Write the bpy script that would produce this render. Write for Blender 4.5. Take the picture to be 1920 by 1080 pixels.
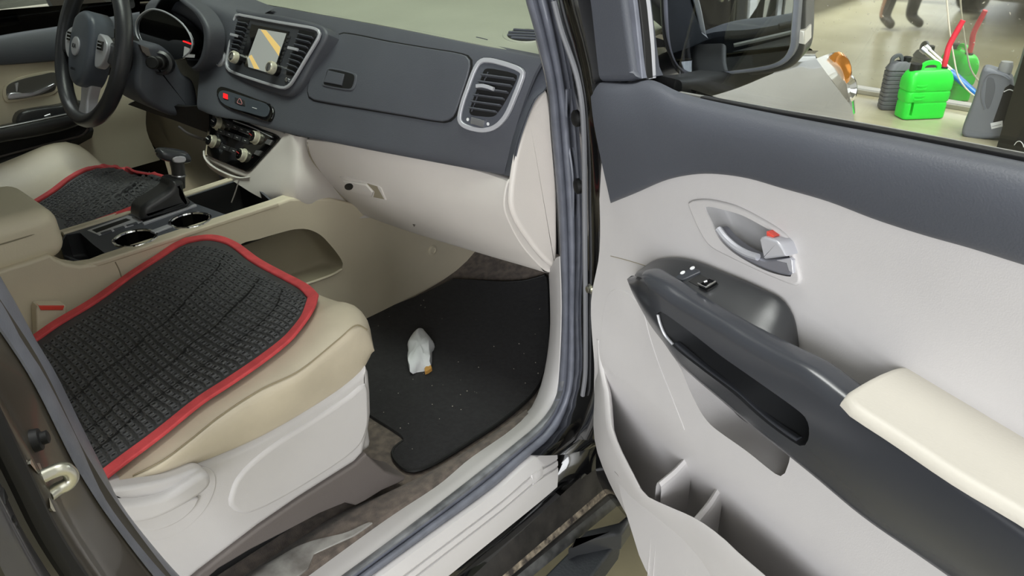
import bpy, bmesh, math, random
import numpy as np
from mathutils import Vector, Matrix
from mathutils.bvhtree import BVHTree

for o in list(bpy.data.objects):
    bpy.data.objects.remove(o, do_unlink=True)
random.seed(7)
SC = bpy.context.scene
COL = SC.collection

# ------------------------------------------------------------------ camera
# car frame: +Y forward, +X passenger side, +Z up, ground z = 0 (metres)
CAM = np.array([1.57, 0.0, 1.45])
FPX = 1447.63
ROT = np.array([[0.73099651, -0.31555309, 0.60503748],
                [0.68219413, 0.35870207, -0.63713735],
                [-0.01597754, 0.87849819, 0.47747843]])
cam_data = bpy.data.cameras.new('camera')
cam_data.sensor_width = 36.0
cam_data.lens = FPX / 1920.0 * 36.0
cam_data.clip_start = 0.02
cam = bpy.data.objects.new('camera', cam_data)
COL.objects.link(cam)
cam.matrix_world = Matrix([list(ROT[i]) + [CAM[i]] for i in range(3)] + [[0, 0, 0, 1]])
SC.camera = cam

# ------------------------------------------------------------------ light
world = bpy.data.worlds.new('world')
SC.world = world
world.use_nodes = True
wn = world.node_tree.nodes
wn['Background'].inputs['Color'].default_value = (0.93, 0.965, 1.0, 1)
wn['Background'].inputs['Strength'].default_value = 1.7

def area_light(name, loc, target, sx, sy, power, color=(1, 1, 1)):
    d = bpy.data.lights.new(name, 'AREA')
    d.shape = 'RECTANGLE'
    d.size, d.size_y, d.energy, d.color = sx, sy, power, color
    o = bpy.data.objects.new(name, d)
    COL.objects.link(o)
    o.location = loc
    o.rotation_euler = (Vector(target) - Vector(loc)).to_track_quat('-Z', 'Y').to_euler()
    return o

# daylight through the open bay behind the car, the workshop's ceiling lamps, and two added fill lights
area_light('bay_daylight', (4.7, -5.6, 2.3), (0.7, 0.7, 0.8), 4.4, 3.8, 430, (0.96, 0.98, 1.0))
area_light('ceiling_lamp_front', (0.3, 0.75, 4.25), (0.3, 1.0, 1.0), 2.4, 1.0, 110, (0.98, 1.0, 0.96))
area_light('ceiling_lamp_side', (3.2, 0.6, 4.1), (1.9, 0.6, 0.4), 2.4, 6.0, 60, (0.98, 1.0, 0.98))
area_light('wall_fill', (3.0, 4.2, 4.2), (3.0, 5.7, 1.6), 5.0, .8, 190, (0.98, 1.0, 0.97)).data.spread = math.radians(105)  # added fill: brightens the front wall that the fender reflects
fill_l = area_light('left_fill', (-3.2, 2.0, 4.25), (-3.2, 2.01, 0.0), 1.2, 5.0, 260, (0.94, 0.98, 1.0))  # added fill: lifts the pale car and the floor on the left
fill_l.data.spread = math.radians(85)

vs = SC.view_settings
vs.view_transform = 'Standard'
vs.look = 'None'
vs.gamma = 1.0
vs.use_curve_mapping = False
vs.exposure = 0.13

# ------------------------------------------------------------------ pixel -> place
def ray(u, v):
    d = ROT @ np.array([u - 960.0, -(v - 540.0), -FPX])
    return d / np.linalg.norm(d)

class Plane:
    def __init__(self, p, n):
        self.o = np.array(p, float)
        self.n = np.array(n, float) / np.linalg.norm(n)
        if (CAM - self.o) @ self.n < 0:
            self.n = -self.n
    def hit(self, u, v):
        d = ray(u, v)
        t = ((self.o - CAM) @ self.n) / (d @ self.n)
        return CAM + t * d, self.n
    def near(self, p):
        return p - ((p - self.o) @ self.n) * self.n, self.n

def PX(x): return Plane((x, 0, 0), (1, 0, 0))
def PY(y): return Plane((0, y, 0), (0, 1, 0))
def PZ(z): return Plane((0, 0, z), (0, 0, 1))
def PYZ(a, b):                      # plane along X through two (y, z) points
    d = np.array([0, b[0] - a[0], b[1] - a[1]])
    return Plane((0, a[0], a[1]), np.cross([1, 0, 0], d))

TH = math.radians(69.7)             # the passenger door stands open by this angle
HINGE = np.array([0.93, 0.90, 0.0])
DR = np.array([math.sin(TH), -math.cos(TH), 0.0])     # along the door, hinge to latch
DN = np.array([-math.cos(TH), -math.sin(TH), 0.0])    # out of the trim, towards the cabin side
UP = np.array([0.0, 0.0, 1.0])
def DP(n): return Plane(HINGE + n * DN, DN)
def dl(s, n, z): return HINGE + s * DR + n * DN + z * UP

class Surf:
    def __init__(self, V, F):
        self.b = BVHTree.FromPolygons([Vector(v) for v in V], [list(f) for f in F])
    def _fix(self, p, n):
        n = np.array(n)
        if (CAM - p) @ n < 0: n = -n
        return n
    def hit(self, u, v):
        d = ray(u, v)
        r = self.b.ray_cast(Vector(CAM), Vector(d))
        if r[0] is None:
            best = None
            for t in np.linspace(0.4, 2.6, 45):
                q = self.b.find_nearest(Vector(CAM + d * t))
                if q[0] is not None and (best is None or q[3] < best[3]): best = q
            r = best
        p = np.array(r[0])
        return p, self._fix(p, r[1])
    def near(self, p):
        r = self.b.find_nearest(Vector(p))
        q = np.array(r[0])
        return q, self._fix(q, r[1])

def on(make, pts, val=None):
    out = []
    for q in pts:
        w = q[2] if len(q) > 2 else val
        out.append(make(w).hit(q[0], q[1])[0])
    return np.array(out)
def onx(pts, x=None): return on(PX, pts, x)
def ony(pts, y=None): return on(PY, pts, y)
def onz(pts, z=None): return on(PZ, pts, z)
def ond(pts, n=None): return on(DP, pts, n)
def ons(surf, pts, off=0.0):
    r = []
    for u, v in pts:
        p, n = surf.hit(u, v)
        r.append(p + n * off)
    return np.array(r)
def nrm(v):
    v = np.array(v, float)
    l = np.linalg.norm(v)
    return v / l if l > 1e-12 else v

# ------------------------------------------------------------------ curves
def polyres(P, n, closed=False):
    P = np.array(P, float)
    if closed: P = np.vstack([P, P[:1]])
    L = np.concatenate([[0], np.cumsum(np.linalg.norm(np.diff(P, axis=0), axis=1))])
    t = np.linspace(0, L[-1], n + 1)[:-1] if closed else np.linspace(0, L[-1], n)
    return np.stack([np.interp(t, L, P[:, k]) for k in range(P.shape[1])], 1)

def cat(P, n, closed=False, sub=10):
    P = np.array(P, float)
    m = len(P)
    if m < 3: return polyres(P, n, closed)
    out = []
    segs = m if closed else m - 1
    for i in range(segs):
        if closed:
            p0, p1, p2, p3 = P[(i - 1) % m], P[i], P[(i + 1) % m], P[(i + 2) % m]
        else:
            p1, p2 = P[i], P[i + 1]
            p0 = P[i - 1] if i > 0 else 2 * p1 - p2
            p3 = P[i + 2] if i + 2 < m else 2 * p2 - p1
        d1, d0, d2 = np.linalg.norm(p2 - p1), np.linalg.norm(p1 - p0), np.linalg.norm(p3 - p2)
        m1 = (p2 - p0) * d1 / max(d0 + d1, 1e-9)
        m2 = (p3 - p1) * d1 / max(d1 + d2, 1e-9)
        for t in np.linspace(0, 1, sub, endpoint=False):
            t2, t3 = t * t, t * t * t
            out.append((2*t3 - 3*t2 + 1)*p1 + (t3 - 2*t2 + t)*m1 + (-2*t3 + 3*t2)*p2 + (t3 - t2)*m2)
    if not closed: out.append(P[-1])
    return polyres(out, n, closed)

# ------------------------------------------------------------------ objects
def tag(o, label, cat_, group=None, kind=None):
    o['label'] = label
    if cat_: o['category'] = cat_
    if group: o['group'] = group
    if kind: o['kind'] = kind
    return o

def thing(name, loc, label, cat_, group=None):
    e = bpy.data.objects.new(name, None)
    e.empty_display_size = 0.1
    e.location = loc
    COL.objects.link(e)
    return tag(e, label, cat_, group)

def mk(name, V, F, mat, parent=None, sharp=38, label=None):
    me = bpy.data.meshes.new(name)
    me.from_pydata([tuple(map(float, v)) for v in V], [], [tuple(int(i) for i in f) for f in F])
    me.validate()
    bm = bmesh.new()
    bm.from_mesh(me)
    bmesh.ops.recalc_face_normals(bm, faces=bm.faces)
    bm.to_mesh(me)
    bm.free()
    return link(name, me, mat, parent, sharp, label)

def link(name, me, mat, parent=None, sharp=38, label=None):
    if mat is not None:
        me.materials.clear()
        me.materials.append(mat)
    for p in me.polygons: p.use_smooth = True
    me.set_sharp_from_angle(angle=math.radians(sharp))
    ob = bpy.data.objects.new(name, me)
    COL.objects.link(ob)
    wn_ = ob.modifiers.new('weighted_normals', 'WEIGHTED_NORMAL')
    wn_.keep_sharp = True
    if parent is not None:
        ob.parent = parent
        if parent.type == 'EMPTY':
            ob.matrix_parent_inverse = Matrix.Translation(-Vector(parent.location))
    if label: ob['label'] = label
    return ob

def grid_faces(R, n, cu=False, cv=False):
    F = []
    for i in range(R if cv else R - 1):
        for j in range(n if cu else n - 1):
            a, b = i * n + j, i * n + (j + 1) % n
            c, d = ((i + 1) % R) * n + (j + 1) % n, ((i + 1) % R) * n + j
            F.append((a, b, c, d))
    return F

def loft_grid(rows, nu=28, nv=4, cu=False, smooth=True, lin=False):
    rows = [np.array(r, float) for r in rows]
    rs = [(polyres if lin else cat)(r, nu, cu) for r in rows]
    A = np.stack(rs)                                   # R, nu, 3
    R = len(A)
    if nv > 1 and R > 1:
        cols = []
        for j in range(nu):
            if smooth and R > 2:
                c = []
                P = A[:, j]
                for i in range(R - 1):
                    p1, p2 = P[i], P[i + 1]
                    p0 = P[i - 1] if i else 2*p1 - p2
                    p3 = P[i + 2] if i + 2 < R else 2*p2 - p1
                    d1, d0, d2 = (np.linalg.norm(x) + 1e-9 for x in (p2 - p1, p1 - p0, p3 - p2))
                    m1 = (p2 - p0) * d1 / (d0 + d1)
                    m2 = (p3 - p1) * d1 / (d1 + d2)
                    for k in range(nv):
                        t = k / nv
                        t2, t3 = t*t, t*t*t
                        c.append((2*t3-3*t2+1)*p1 + (t3-2*t2+t)*m1 + (-2*t3+3*t2)*p2 + (t3-t2)*m2)
                c.append(P[-1])
            else:
                c = []
                for i in range(R - 1):
                    for k in range(nv):
                        c.append(A[i, j] * (1 - k / nv) + A[i + 1, j] * k / nv)
                c.append(A[-1, j])
            cols.append(np.array(c))
        A = np.stack(cols, 1)
    return A

def grid_normals(A):
    du = np.gradient(A, axis=1)
    dv = np.gradient(A, axis=0) if A.shape[0] > 1 else np.zeros_like(A)
    N = np.cross(du, dv)
    N /= (np.linalg.norm(N, axis=2, keepdims=True) + 1e-12)
    mid = A.reshape(-1, 3).mean(0)
    s = np.einsum('ijk,ijk->ij', N, CAM - A)
    if np.median(s) < 0: N = -N
    return N

def loft(name, rows, mat, parent, nu=28, nv=4, cu=False, thick=0.0, smooth=True, lin=False, sharp=38, label=None):
    A = loft_grid(rows, nu, nv, cu, smooth, lin)
    R, n = A.shape[:2]
    V = list(A.reshape(-1, 3))
    F = grid_faces(R, n, cu)
    if thick:
        B = A - grid_normals(A) * thick
        off = len(V)
        V += list(B.reshape(-1, 3))
        F += [tuple(off + i for i in f[::-1]) for f in grid_faces(R, n, cu)]
        if not cu:
            for i in range(R - 1):
                for j in (0, n - 1):
                    a, b = i * n + j, (i + 1) * n + j
                    F.append((a, b, off + b, off + a))
        for j in range(n if cu else n - 1):
            for i in (0, R - 1):
                a, b = i * n + j, i * n + (j + 1) % n
                F.append((a, b, off + b, off + a))
    ob = mk(name, V, F, mat, parent, sharp, label)
    return ob

def surf_of(rows, nu=28, nv=4, smooth=True, lin=False):
    A = loft_grid(rows, nu, nv, False, smooth, lin)
    R, n = A.shape[:2]
    return Surf(A.reshape(-1, 3), grid_faces(R, n))

def ring_in(q, n):
    """inward direction in the surface at every outline point"""
    m = len(q)
    c = q.mean(0)
    out = []
    area = np.zeros(3)
    for i in range(m): area += np.cross(q[i] - c, q[(i + 1) % m] - c)
    for i in range(m):
        t = nrm(q[(i + 1) % m] - q[i - 1])
        d = np.cross(n[i], t)
        if area @ n[i] < 0: d = -d
        out.append(nrm(d))
    return np.array(out)

def outline(pts, n=None, sm=True):
    pts = np.array(pts, float)
    n = n or max(24, min(72, len(pts) * 5))
    return cat(pts, n, True) if sm else pts

def plate(name, surf, pts, mat, parent, h=0.002, depth=0.01, bevel=0.003, seg=3, sm=True, n=None, fan=None, dome=0.0, sharp=38, label=None, uvn=None):
    """a solid slab with a rounded front edge; its outline is a list of pixels seen on surf (or 3D points)"""
    P = outline(pts, n, sm)
    q, N = [], []
    for p in P:
        a, b = surf.hit(p[0], p[1]) if P.shape[1] == 2 else surf.near(p)
        q.append(a); N.append(b)
    q, N = np.array(q), np.array(N)
    inn = ring_in(q, N)
    rings = [q - N * depth, q + N * (h - bevel)]
    for k in range(1, seg + 1):
        a = k / seg * math.pi / 2
        rings.append(q + inn * bevel * (1 - math.cos(a)) + N * (h - bevel + bevel * math.sin(a)))
    m = len(q)
    if fan is None: fan = isinstance(surf, Surf) or dome > 0
    top = rings[-1]
    V, F = [], []
    if fan:
        c0 = top.mean(0)
        tops = [0.3, 0.6, 0.85]
        for t in tops:
            r = []
            for i in range(m):
                p = top[i] * (1 - t) + c0 * t
                a, b = surf.near(p)
                r.append(a + b * (h + dome * (1 - (1 - t) ** 2)))
            rings.append(np.array(r))
    for r in rings: V += list(r)
    R = len(rings)
    F = grid_faces(R, m, True)
    if fan:
        a, b = surf.near(rings[-1].mean(0))
        V.append(a + b * (h + dome))
        k = len(V) - 1
        F += [((R - 1) * m + i, (R - 1) * m + (i + 1) % m, k) for i in range(m)]
    else:
        F.append(tuple((R - 1) * m + i for i in range(m)))
    F.append(tuple(range(m - 1, -1, -1)))
    return mk(name, V, F, mat, parent, sharp, label)

def prism(pts3, vec):
    m = len(pts3)
    V = list(pts3) + [p + vec for p in pts3]
    F = [tuple(range(m)), tuple(range(2*m - 1, m - 1, -1))] + [(i, (i+1) % m, m + (i+1) % m, m + i) for i in range(m)]
    return V, F

def cut(ob, V, F):
    c = mk('cutter', V, F, None)
    mod = ob.modifiers.new('b', 'BOOLEAN')
    mod.object = c
    mod.operation = 'DIFFERENCE'
    mod.solver = 'EXACT'
    bpy.context.view_layer.update()
    dg = bpy.context.evaluated_depsgraph_get()
    me = bpy.data.meshes.new_from_object(ob.evaluated_get(dg))
    ob.modifiers.clear()
    wn_ = ob.modifiers.new('weighted_normals', 'WEIGHTED_NORMAL')
    wn_.keep_sharp = True
    old = ob.data
    me.name = old.name
    ob.data = me
    for p in me.polygons: p.use_smooth = True
    me.set_sharp_from_angle(angle=math.radians(35))
    bpy.data.meshes.remove(old)
    bpy.data.objects.remove(c, do_unlink=True)

def cut_px(ob, surf, pts, front, back, n=None, sm=True):
    P = outline(pts, n, sm)
    H = [surf.hit(*p) for p in P]
    q = np.array([h[0] for h in H])
    nn = nrm(np.mean([h[1] for h in H], 0))
    V, F = prism(q + nn * front, -nn * (front + back))
    cut(ob, V, F)
    return q, nn

def bowl(name, q, nn, depth, mat, parent, taper=0.12, floor_r=0.35, th=0.0015, lip=0.0, label=None):
    """lining of a recess: walls from outline q down to a rounded floor, as a thin shell"""
    c = q.mean(0)
    def shell(g):
        rings = []
        for k, (d, t) in enumerate([(-lip, 0.0), (depth * .5, taper * .4), (depth * .85, taper * .8), (depth * .97, taper + floor_r * .25), (depth, taper + floor_r)]):
            r = q * (1 - t) + c * t - nn * d
            if g:
                r = r + ring_out * g - nn * (g if k > 2 else 0)
            rings.append(r)
        return rings
    ring_out = -ring_in(q, np.repeat(nn[None], len(q), 0))
    m = len(q)
    rings = shell(0)
    V = [p for r in rings for p in r]
    V.append(c - nn * depth)
    R = len(rings)
    F = grid_faces(R, m, True) + [((R-1)*m + i, (R-1)*m + (i+1) % m, R*m) for i in range(m)]
    return mk(name, V, F, mat, parent, 50, label)

def sweep(name, path, prof, mat, parent, up=None, ups=None, closed=False, caps=True, sharp=38, label=None, scale=None):
    path = np.array(path, float)
    m, k = len(path), len(prof)
    V = []
    N = None
    for i in range(m):
        if closed: T = nrm(path[(i + 1) % m] - path[i - 1])
        else: T = nrm(path[min(i + 1, m - 1)] - path[max(i - 1, 0)])
        if ups is not None: n0 = ups[i]
        elif up is not None: n0 = np.array(up, float)
        elif N is None:
            a = np.array([0, 0, 1.0]) if abs(T[2]) < .9 else np.array([1.0, 0, 0])
            n0 = a
        else: n0 = N
        S = nrm(np.cross(T, n0))
        N = np.cross(S, T)
        sc = 1.0 if scale is None else scale[i]
        for a, b in prof: V.append(path[i] + S * a * sc + N * b * sc)
    F = grid_faces(m, k, True, closed)
    if caps and not closed:
        F.append(tuple(range(k - 1, -1, -1)))
        F.append(tuple((m - 1) * k + i for i in range(k)))
    return mk(name, V, F, mat, parent, sharp, label)

def circ(r, n=10, ry=None):
    ry = ry or r
    return [(r * math.cos(2*math.pi*i/n), ry * math.sin(2*math.pi*i/n)) for i in range(n)]
def rrect(a, b, r, k=3):
    out = []
    for cx, cy, a0 in ((a - r, b - r, 0), (-a + r, b - r, 90), (-a + r, -b + r, 180), (a - r, -b + r, 270)):
        for i in range(k + 1):
            t = math.radians(a0 + 90 * i / k)
            out.append((cx + r * math.cos(t), cy + r * math.sin(t)))
    return out
def tube(name, path, r, mat, parent, n=10, res=None, closed=False, label=None, scale=None):
    P = cat(path, res or max(8, len(path) * 6), closed)
    return sweep(name, P, circ(r, n), mat, parent, closed=closed, label=label, scale=scale)

def box(name, c, size, mat, parent, ax=None, bevel=0.004, seg=2, label=None):
    ax = np.eye(3) if ax is None else np.array(ax, float)
    bm = bmesh.new()
    bmesh.ops.create_cube(bm, size=1)
    for v in bm.verts:
        v.co = Vector((v.co.x * size[0], v.co.y * size[1], v.co.z * size[2]))
    if bevel: bmesh.ops.bevel(bm, geom=list(bm.edges), offset=bevel, segments=seg, affect='EDGES', profile=0.5)
    for v in bm.verts:
        p = np.array(c) + ax[0] * v.co.x + ax[1] * v.co.y + ax[2] * v.co.z
        v.co = Vector(p)
    bmesh.ops.recalc_face_normals(bm, faces=bm.faces)
    me = bpy.data.meshes.new(name)
    bm.to_mesh(me)
    bm.free()
    return link(name, me, mat, parent, 40, label)

def lathe(name, c, axis, prof, mat, parent, n=24, label=None, sharp=38):
    """prof: list of (radius, height along axis)"""
    axis = nrm(axis)
    a = nrm(np.cross(axis, [0.3, 0.9, 0.2] if abs(axis[0]) > .5 else [1, 0, 0]))
    b = np.cross(axis, a)
    c = np.array(c, float)
    V = []
    for r, h in prof:
        for i in range(n):
            t = 2 * math.pi * i / n
            V.append(c + axis * h + (a * math.cos(t) + b * math.sin(t)) * r)
    F = grid_faces(len(prof), n, True)
    F.append(tuple(range(n - 1, -1, -1)))
    F.append(tuple((len(prof) - 1) * n + i for i in range(n)))
    return mk(name, V, F, mat, parent, sharp, label)

def text(name, s, p, right, upv, size, mat, parent, depth=0.0002):
    cu = bpy.data.curves.new(name, 'FONT')
    cu.body = s
    cu.size = size
    cu.extrude = depth
    cu.align_x = 'CENTER'
    cu.align_y = 'CENTER'
    t = bpy.data.objects.new(name, cu)
    me = bpy.data.meshes.new_from_object(t)
    bpy.data.objects.remove(t)
    right, upv = nrm(right), nrm(upv)
    nn = nrm(np.cross(right, upv))
    for v in me.vertices:
        q = np.array(p) + right * v.co.x + upv * v.co.y + nn * v.co.z
        v.co = Vector(q)
    return link(name, me, mat, parent)

# ------------------------------------------------------------------ materials
def lin(c):
    out = []
    for x in c[:3]:
        x = x / 255.0
        out.append(x / 12.92 if x <= 0.04045 else ((x + 0.055) / 1.055) ** 2.4)
    return tuple(out) + (1.0,)

def mat(name, col, rough=0.5, metal=0.0, var=0.06, vscale=6.0, grain=0.0, gscale=400.0, coat=0.0, spec=0.5, emit=None, es=1.0, col2=None, sheen=0.0):
    m = bpy.data.materials.new(name)
    m.use_nodes = True
    nt = m.node_tree
    b = nt.nodes['Principled BSDF']
    b.inputs['Roughness'].default_value = rough
    b.inputs['Metallic'].default_value = metal
    b.inputs['Coat Weight'].default_value = coat
    b.inputs['Coat Roughness'].default_value = 0.04
    b.inputs['Specular IOR Level'].default_value = spec
    b.inputs['Sheen Weight'].default_value = sheen
    tc = nt.nodes.new('ShaderNodeTexCoord')
    nz = nt.nodes.new('ShaderNodeTexNoise')
    nz.inputs['Scale'].default_value = vscale
    nz.inputs['Detail'].default_value = 6
    nt.links.new(tc.outputs['Object'], nz.inputs['Vector'])
    rp = nt.nodes.new('ShaderNodeValToRGB')
    c = lin(col)
    c2 = lin(col2) if col2 else tuple(x * (1 - var) for x in c[:3]) + (1,)
    c1 = c if col2 else tuple(min(1, x * (1 + var)) for x in c[:3]) + (1,)
    rp.color_ramp.elements[0].color = c2
    rp.color_ramp.elements[1].color = c1
    rp.color_ramp.elements[0].position = 0.35
    rp.color_ramp.elements[1].position = 0.65
    nt.links.new(nz.outputs['Fac'], rp.inputs['Fac'])
    nt.links.new(rp.outputs['Color'], b.inputs['Base Color'])
    if grain:
        n2 = nt.nodes.new('ShaderNodeTexNoise')
        n2.inputs['Scale'].default_value = gscale
        n2.inputs['Detail'].default_value = 2
        nt.links.new(tc.outputs['Object'], n2.inputs['Vector'])
        bp = nt.nodes.new('ShaderNodeBump')
        bp.inputs['Strength'].default_value = grain
        bp.inputs['Distance'].default_value = 0.001
        nt.links.new(n2.outputs['Fac'], bp.inputs['Height'])
        nt.links.new(bp.outputs['Normal'], b.inputs['Normal'])
    if emit:
        b.inputs['Emission Color'].default_value = lin(emit)
        b.inputs['Emission Strength'].default_value = es
    return m

def glass_mat(name, tint=(1, 1, 1), refl=1.0, dirt=0.0):
    m = bpy.data.materials.new(name)
    m.use_nodes = True
    nt = m.node_tree
    nt.nodes.clear()
    out = nt.nodes.new('ShaderNodeOutputMaterial')
    tr = nt.nodes.new('ShaderNodeBsdfTransparent')
    tr.inputs['Color'].default_value = (*tint, 1)
    gl = nt.nodes.new('ShaderNodeBsdfGlossy')
    gl.inputs['Roughness'].default_value = 0.01
    lw = nt.nodes.new('ShaderNodeLayerWeight')      # Schlick reflectance, the same from both sides of a thin pane
    lw.inputs['Blend'].default_value = 0.5
    pw = nt.nodes.new('ShaderNodeMath')
    pw.operation = 'POWER'
    pw.inputs[1].default_value = 5.0
    nt.links.new(lw.outputs['Facing'], pw.inputs[0])
    fr = nt.nodes.new('ShaderNodeMath')
    fr.operation = 'MULTIPLY_ADD'
    fr.inputs[1].default_value = 0.95
    fr.inputs[2].default_value = 0.05
    nt.links.new(pw.outputs[0], fr.inputs[0])
    mx = nt.nodes.new('ShaderNodeMixShader')
    nt.links.new(fr.outputs[0], mx.inputs[0])
    nt.links.new(tr.outputs[0], mx.inputs[1])
    nt.links.new(gl.outputs[0], mx.inputs[2])
    if dirt:
        df = nt.nodes.new('ShaderNodeBsdfDiffuse')
        df.inputs['Color'].default_value = (.6, .58, .52, 1)
        nz = nt.nodes.new('ShaderNodeTexNoise')
        nz.inputs['Scale'].default_value = 9
        nz.inputs['Detail'].default_value = 8
        tc = nt.nodes.new('ShaderNodeTexCoord')
        nt.links.new(tc.outputs['Object'], nz.inputs['Vector'])
        mr = nt.nodes.new('ShaderNodeMapRange')
        mr.inputs['From Min'].default_value = .45
        mr.inputs['From Max'].default_value = .8
        mr.inputs['To Max'].default_value = dirt
        nt.links.new(nz.outputs['Fac'], mr.inputs['Value'])
        m2 = nt.nodes.new('ShaderNodeMixShader')
        nt.links.new(mr.outputs[0], m2.inputs[0])
        nt.links.new(mx.outputs[0], m2.inputs[1])
        nt.links.new(df.outputs[0], m2.inputs[2])
        mx = m2
    nt.links.new(mx.outputs[0], out.inputs['Surface'])
    return m

M = dict(
    beige=mat('beige_plastic', (201, 198, 198), .48, var=.03, grain=.12, gscale=700),
    beige_dash=mat('beige_dash_plastic', (212, 206, 201), .5, var=.03, grain=.15, gscale=600),
    beige_con=mat('beige_console_plastic', (212, 202, 180), .5, var=.04, grain=.12, gscale=600),
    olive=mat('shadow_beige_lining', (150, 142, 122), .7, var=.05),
    leather=mat('cream_leather', (204, 193, 172), .42, var=.05, vscale=14, grain=.25, gscale=260),
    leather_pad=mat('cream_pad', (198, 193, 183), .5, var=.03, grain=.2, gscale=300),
    vinyl=mat('charcoal_vinyl', (77, 80, 88), .55, var=.05, grain=.3, gscale=500),
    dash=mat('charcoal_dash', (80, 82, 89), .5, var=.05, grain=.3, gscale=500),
    dashtop=mat('dash_top_glare', (160, 163, 148), .42, var=.05, grain=.3, gscale=420),  # dark dash plastic, windscreen glare painted in as a lighter tone
    satin=mat('satin_black', (50, 51, 53), .32, var=.04, grain=.05),
    satin2=mat('satin_graphite', (60, 62, 67), .23, var=.04),
    black=mat('matt_black', (16, 16, 17), .6, var=.1),
    gloss=mat('gloss_black_trim', (10, 10, 11), .06, var=.02, coat=.6),
    paint=mat('black_paint', (9, 9, 10), .12, var=.03, coat=1.0),
    rubber=mat('seal_rubber', (110, 113, 124), .42, var=.12, vscale=30, grain=.2),
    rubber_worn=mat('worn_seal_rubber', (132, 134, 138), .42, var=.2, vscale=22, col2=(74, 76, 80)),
    sill_dirty=mat('dusty_black_rubber', (46, 43, 41), .6, vscale=26, col2=(20, 19, 19), grain=.5, gscale=160),
    dust=mat('dry_dust', (150, 138, 120), .9, vscale=70, col2=(52, 46, 42), grain=.6, gscale=300),
    grey_rail=mat('grey_rail', (84, 84, 84), .5, vscale=40, col2=(50, 50, 50)),
    board=mat('step_plastic', (44, 47, 52), .55, var=.15, grain=.5, gscale=240),
    chrome=mat('chrome', (225, 226, 230), .09, metal=1.0, var=.01),
    silver=mat('satin_silver', (205, 206, 212), .28, metal=.9, var=.02),
    silverp=mat('silver_paint', (200, 201, 208), .35, metal=.35, var=.02),
    steel=mat('zinc_steel', (222, 221, 208), .34, metal=1.0, var=.04),
    red=mat('red_binding', (212, 78, 82), .8, var=.12, vscale=40, grain=.3),
    pink=mat('pink_binding', (232, 120, 120), .6, var=.12, vscale=40, grain=.3),
    redplastic=mat('red_plastic', (226, 80, 66), .4, var=.03),
    mat_black=mat('seat_mat_fabric', (72, 73, 74), .6, var=.12, vscale=30, grain=.5, gscale=500),
    mat_cell=mat('seat_mat_cell', (84, 85, 87), .55, var=.15, vscale=60, grain=.3),
    carpet=mat('brown_carpet', (116, 104, 95), .95, vscale=60, col2=(84, 76, 70), grain=1.0, gscale=700, sheen=.2),
    floor_mat=mat('black_floor_mat', (36, 35, 37), .95, vscale=120, col2=(25, 24, 26), grain=1.0, gscale=900, sheen=.1),
    rail=mat('taupe_plastic', (106, 99, 96), .6, var=.06, grain=.3),
    tissue=mat('tissue_paper', (226, 227, 231), .8, var=.03, grain=.3, gscale=150),
    orange=mat('orange_wrapper', (214, 160, 84), .5, var=.05),
    white=mat('white_print', (225, 226, 228), .5, var=.01),
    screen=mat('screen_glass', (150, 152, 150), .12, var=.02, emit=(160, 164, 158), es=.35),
    screen_y=mat('screen_amber', (214, 180, 110), .2, var=.02, emit=(222, 190, 120), es=.5),
    red_led=mat('red_led', (140, 20, 20), .4, emit=(230, 20, 24), es=2.0, var=.02),
    knob=mat('ivory_knob', (214, 210, 190), .3, metal=.3, var=.02),
    mirror=mat('mirror_glass', (205, 210, 215), .015, metal=1.0, var=.01),
    lens=mat('lamp_lens', (210, 205, 195), .1, var=.05, coat=.8),
    amber=mat('amber_reflector', (214, 140, 60), .15, metal=.6, var=.1),
    green=mat('green_plastic', (44, 226, 64), .38, var=.06, vscale=12),
    greyplastic=mat('grey_bottle', (112, 116, 124), .45, var=.06),
    greyplastic2=mat('grey_canister', (96, 98, 102), .5, var=.08),
    redspout=mat('red_spout', (232, 52, 74), .4, var=.06),
    blue=mat('blue_enamel', (40, 120, 205), .25, var=.05, coat=.4),
    cable=mat('ivory_cable', (214, 206, 190), .5, var=.04),
    boardblack=mat('black_board', (20, 19, 19), .5, var=.1),
    trouser=mat('dark_trousers', (52, 50, 52), .9, var=.15, grain=.5),
    shirt=mat('grey_work_shirt', (88, 92, 104), .9, var=.1, grain=.4),
    boot=mat('dark_boot', (58, 52, 46), .6, var=.15),
    skin=mat('skin', (176, 128, 104), .55, var=.05),
    hair=mat('dark_hair', (24, 20, 18), .6, var=.2),
    silvercar=mat('pale_car_paint', (196, 190, 176), .2, metal=.2, var=.04, coat=.8),
    tyre=mat('tyre_rubber', (24, 24, 25), .8, var=.1, grain=.4),
    glass=glass_mat('clear_glass', (.97, .985, .975)),
    tint=glass_mat('tinted_glass', (.14, .15, .145)),
)
# ================================================================== SETTING
def floor_material():
    m = mat('concrete_floor', (184, 178, 152), .26, vscale=1.4, col2=(160, 152, 124), grain=.15, gscale=60)
    return m
fl = mk('floor', [(-14, -14, 0), (14, -14, 0), (14, 22, 0), (-14, 22, 0)], [(0, 1, 2, 3)], floor_material())
tag(fl, 'polished yellowish concrete workshop floor', None, kind='structure')

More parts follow.
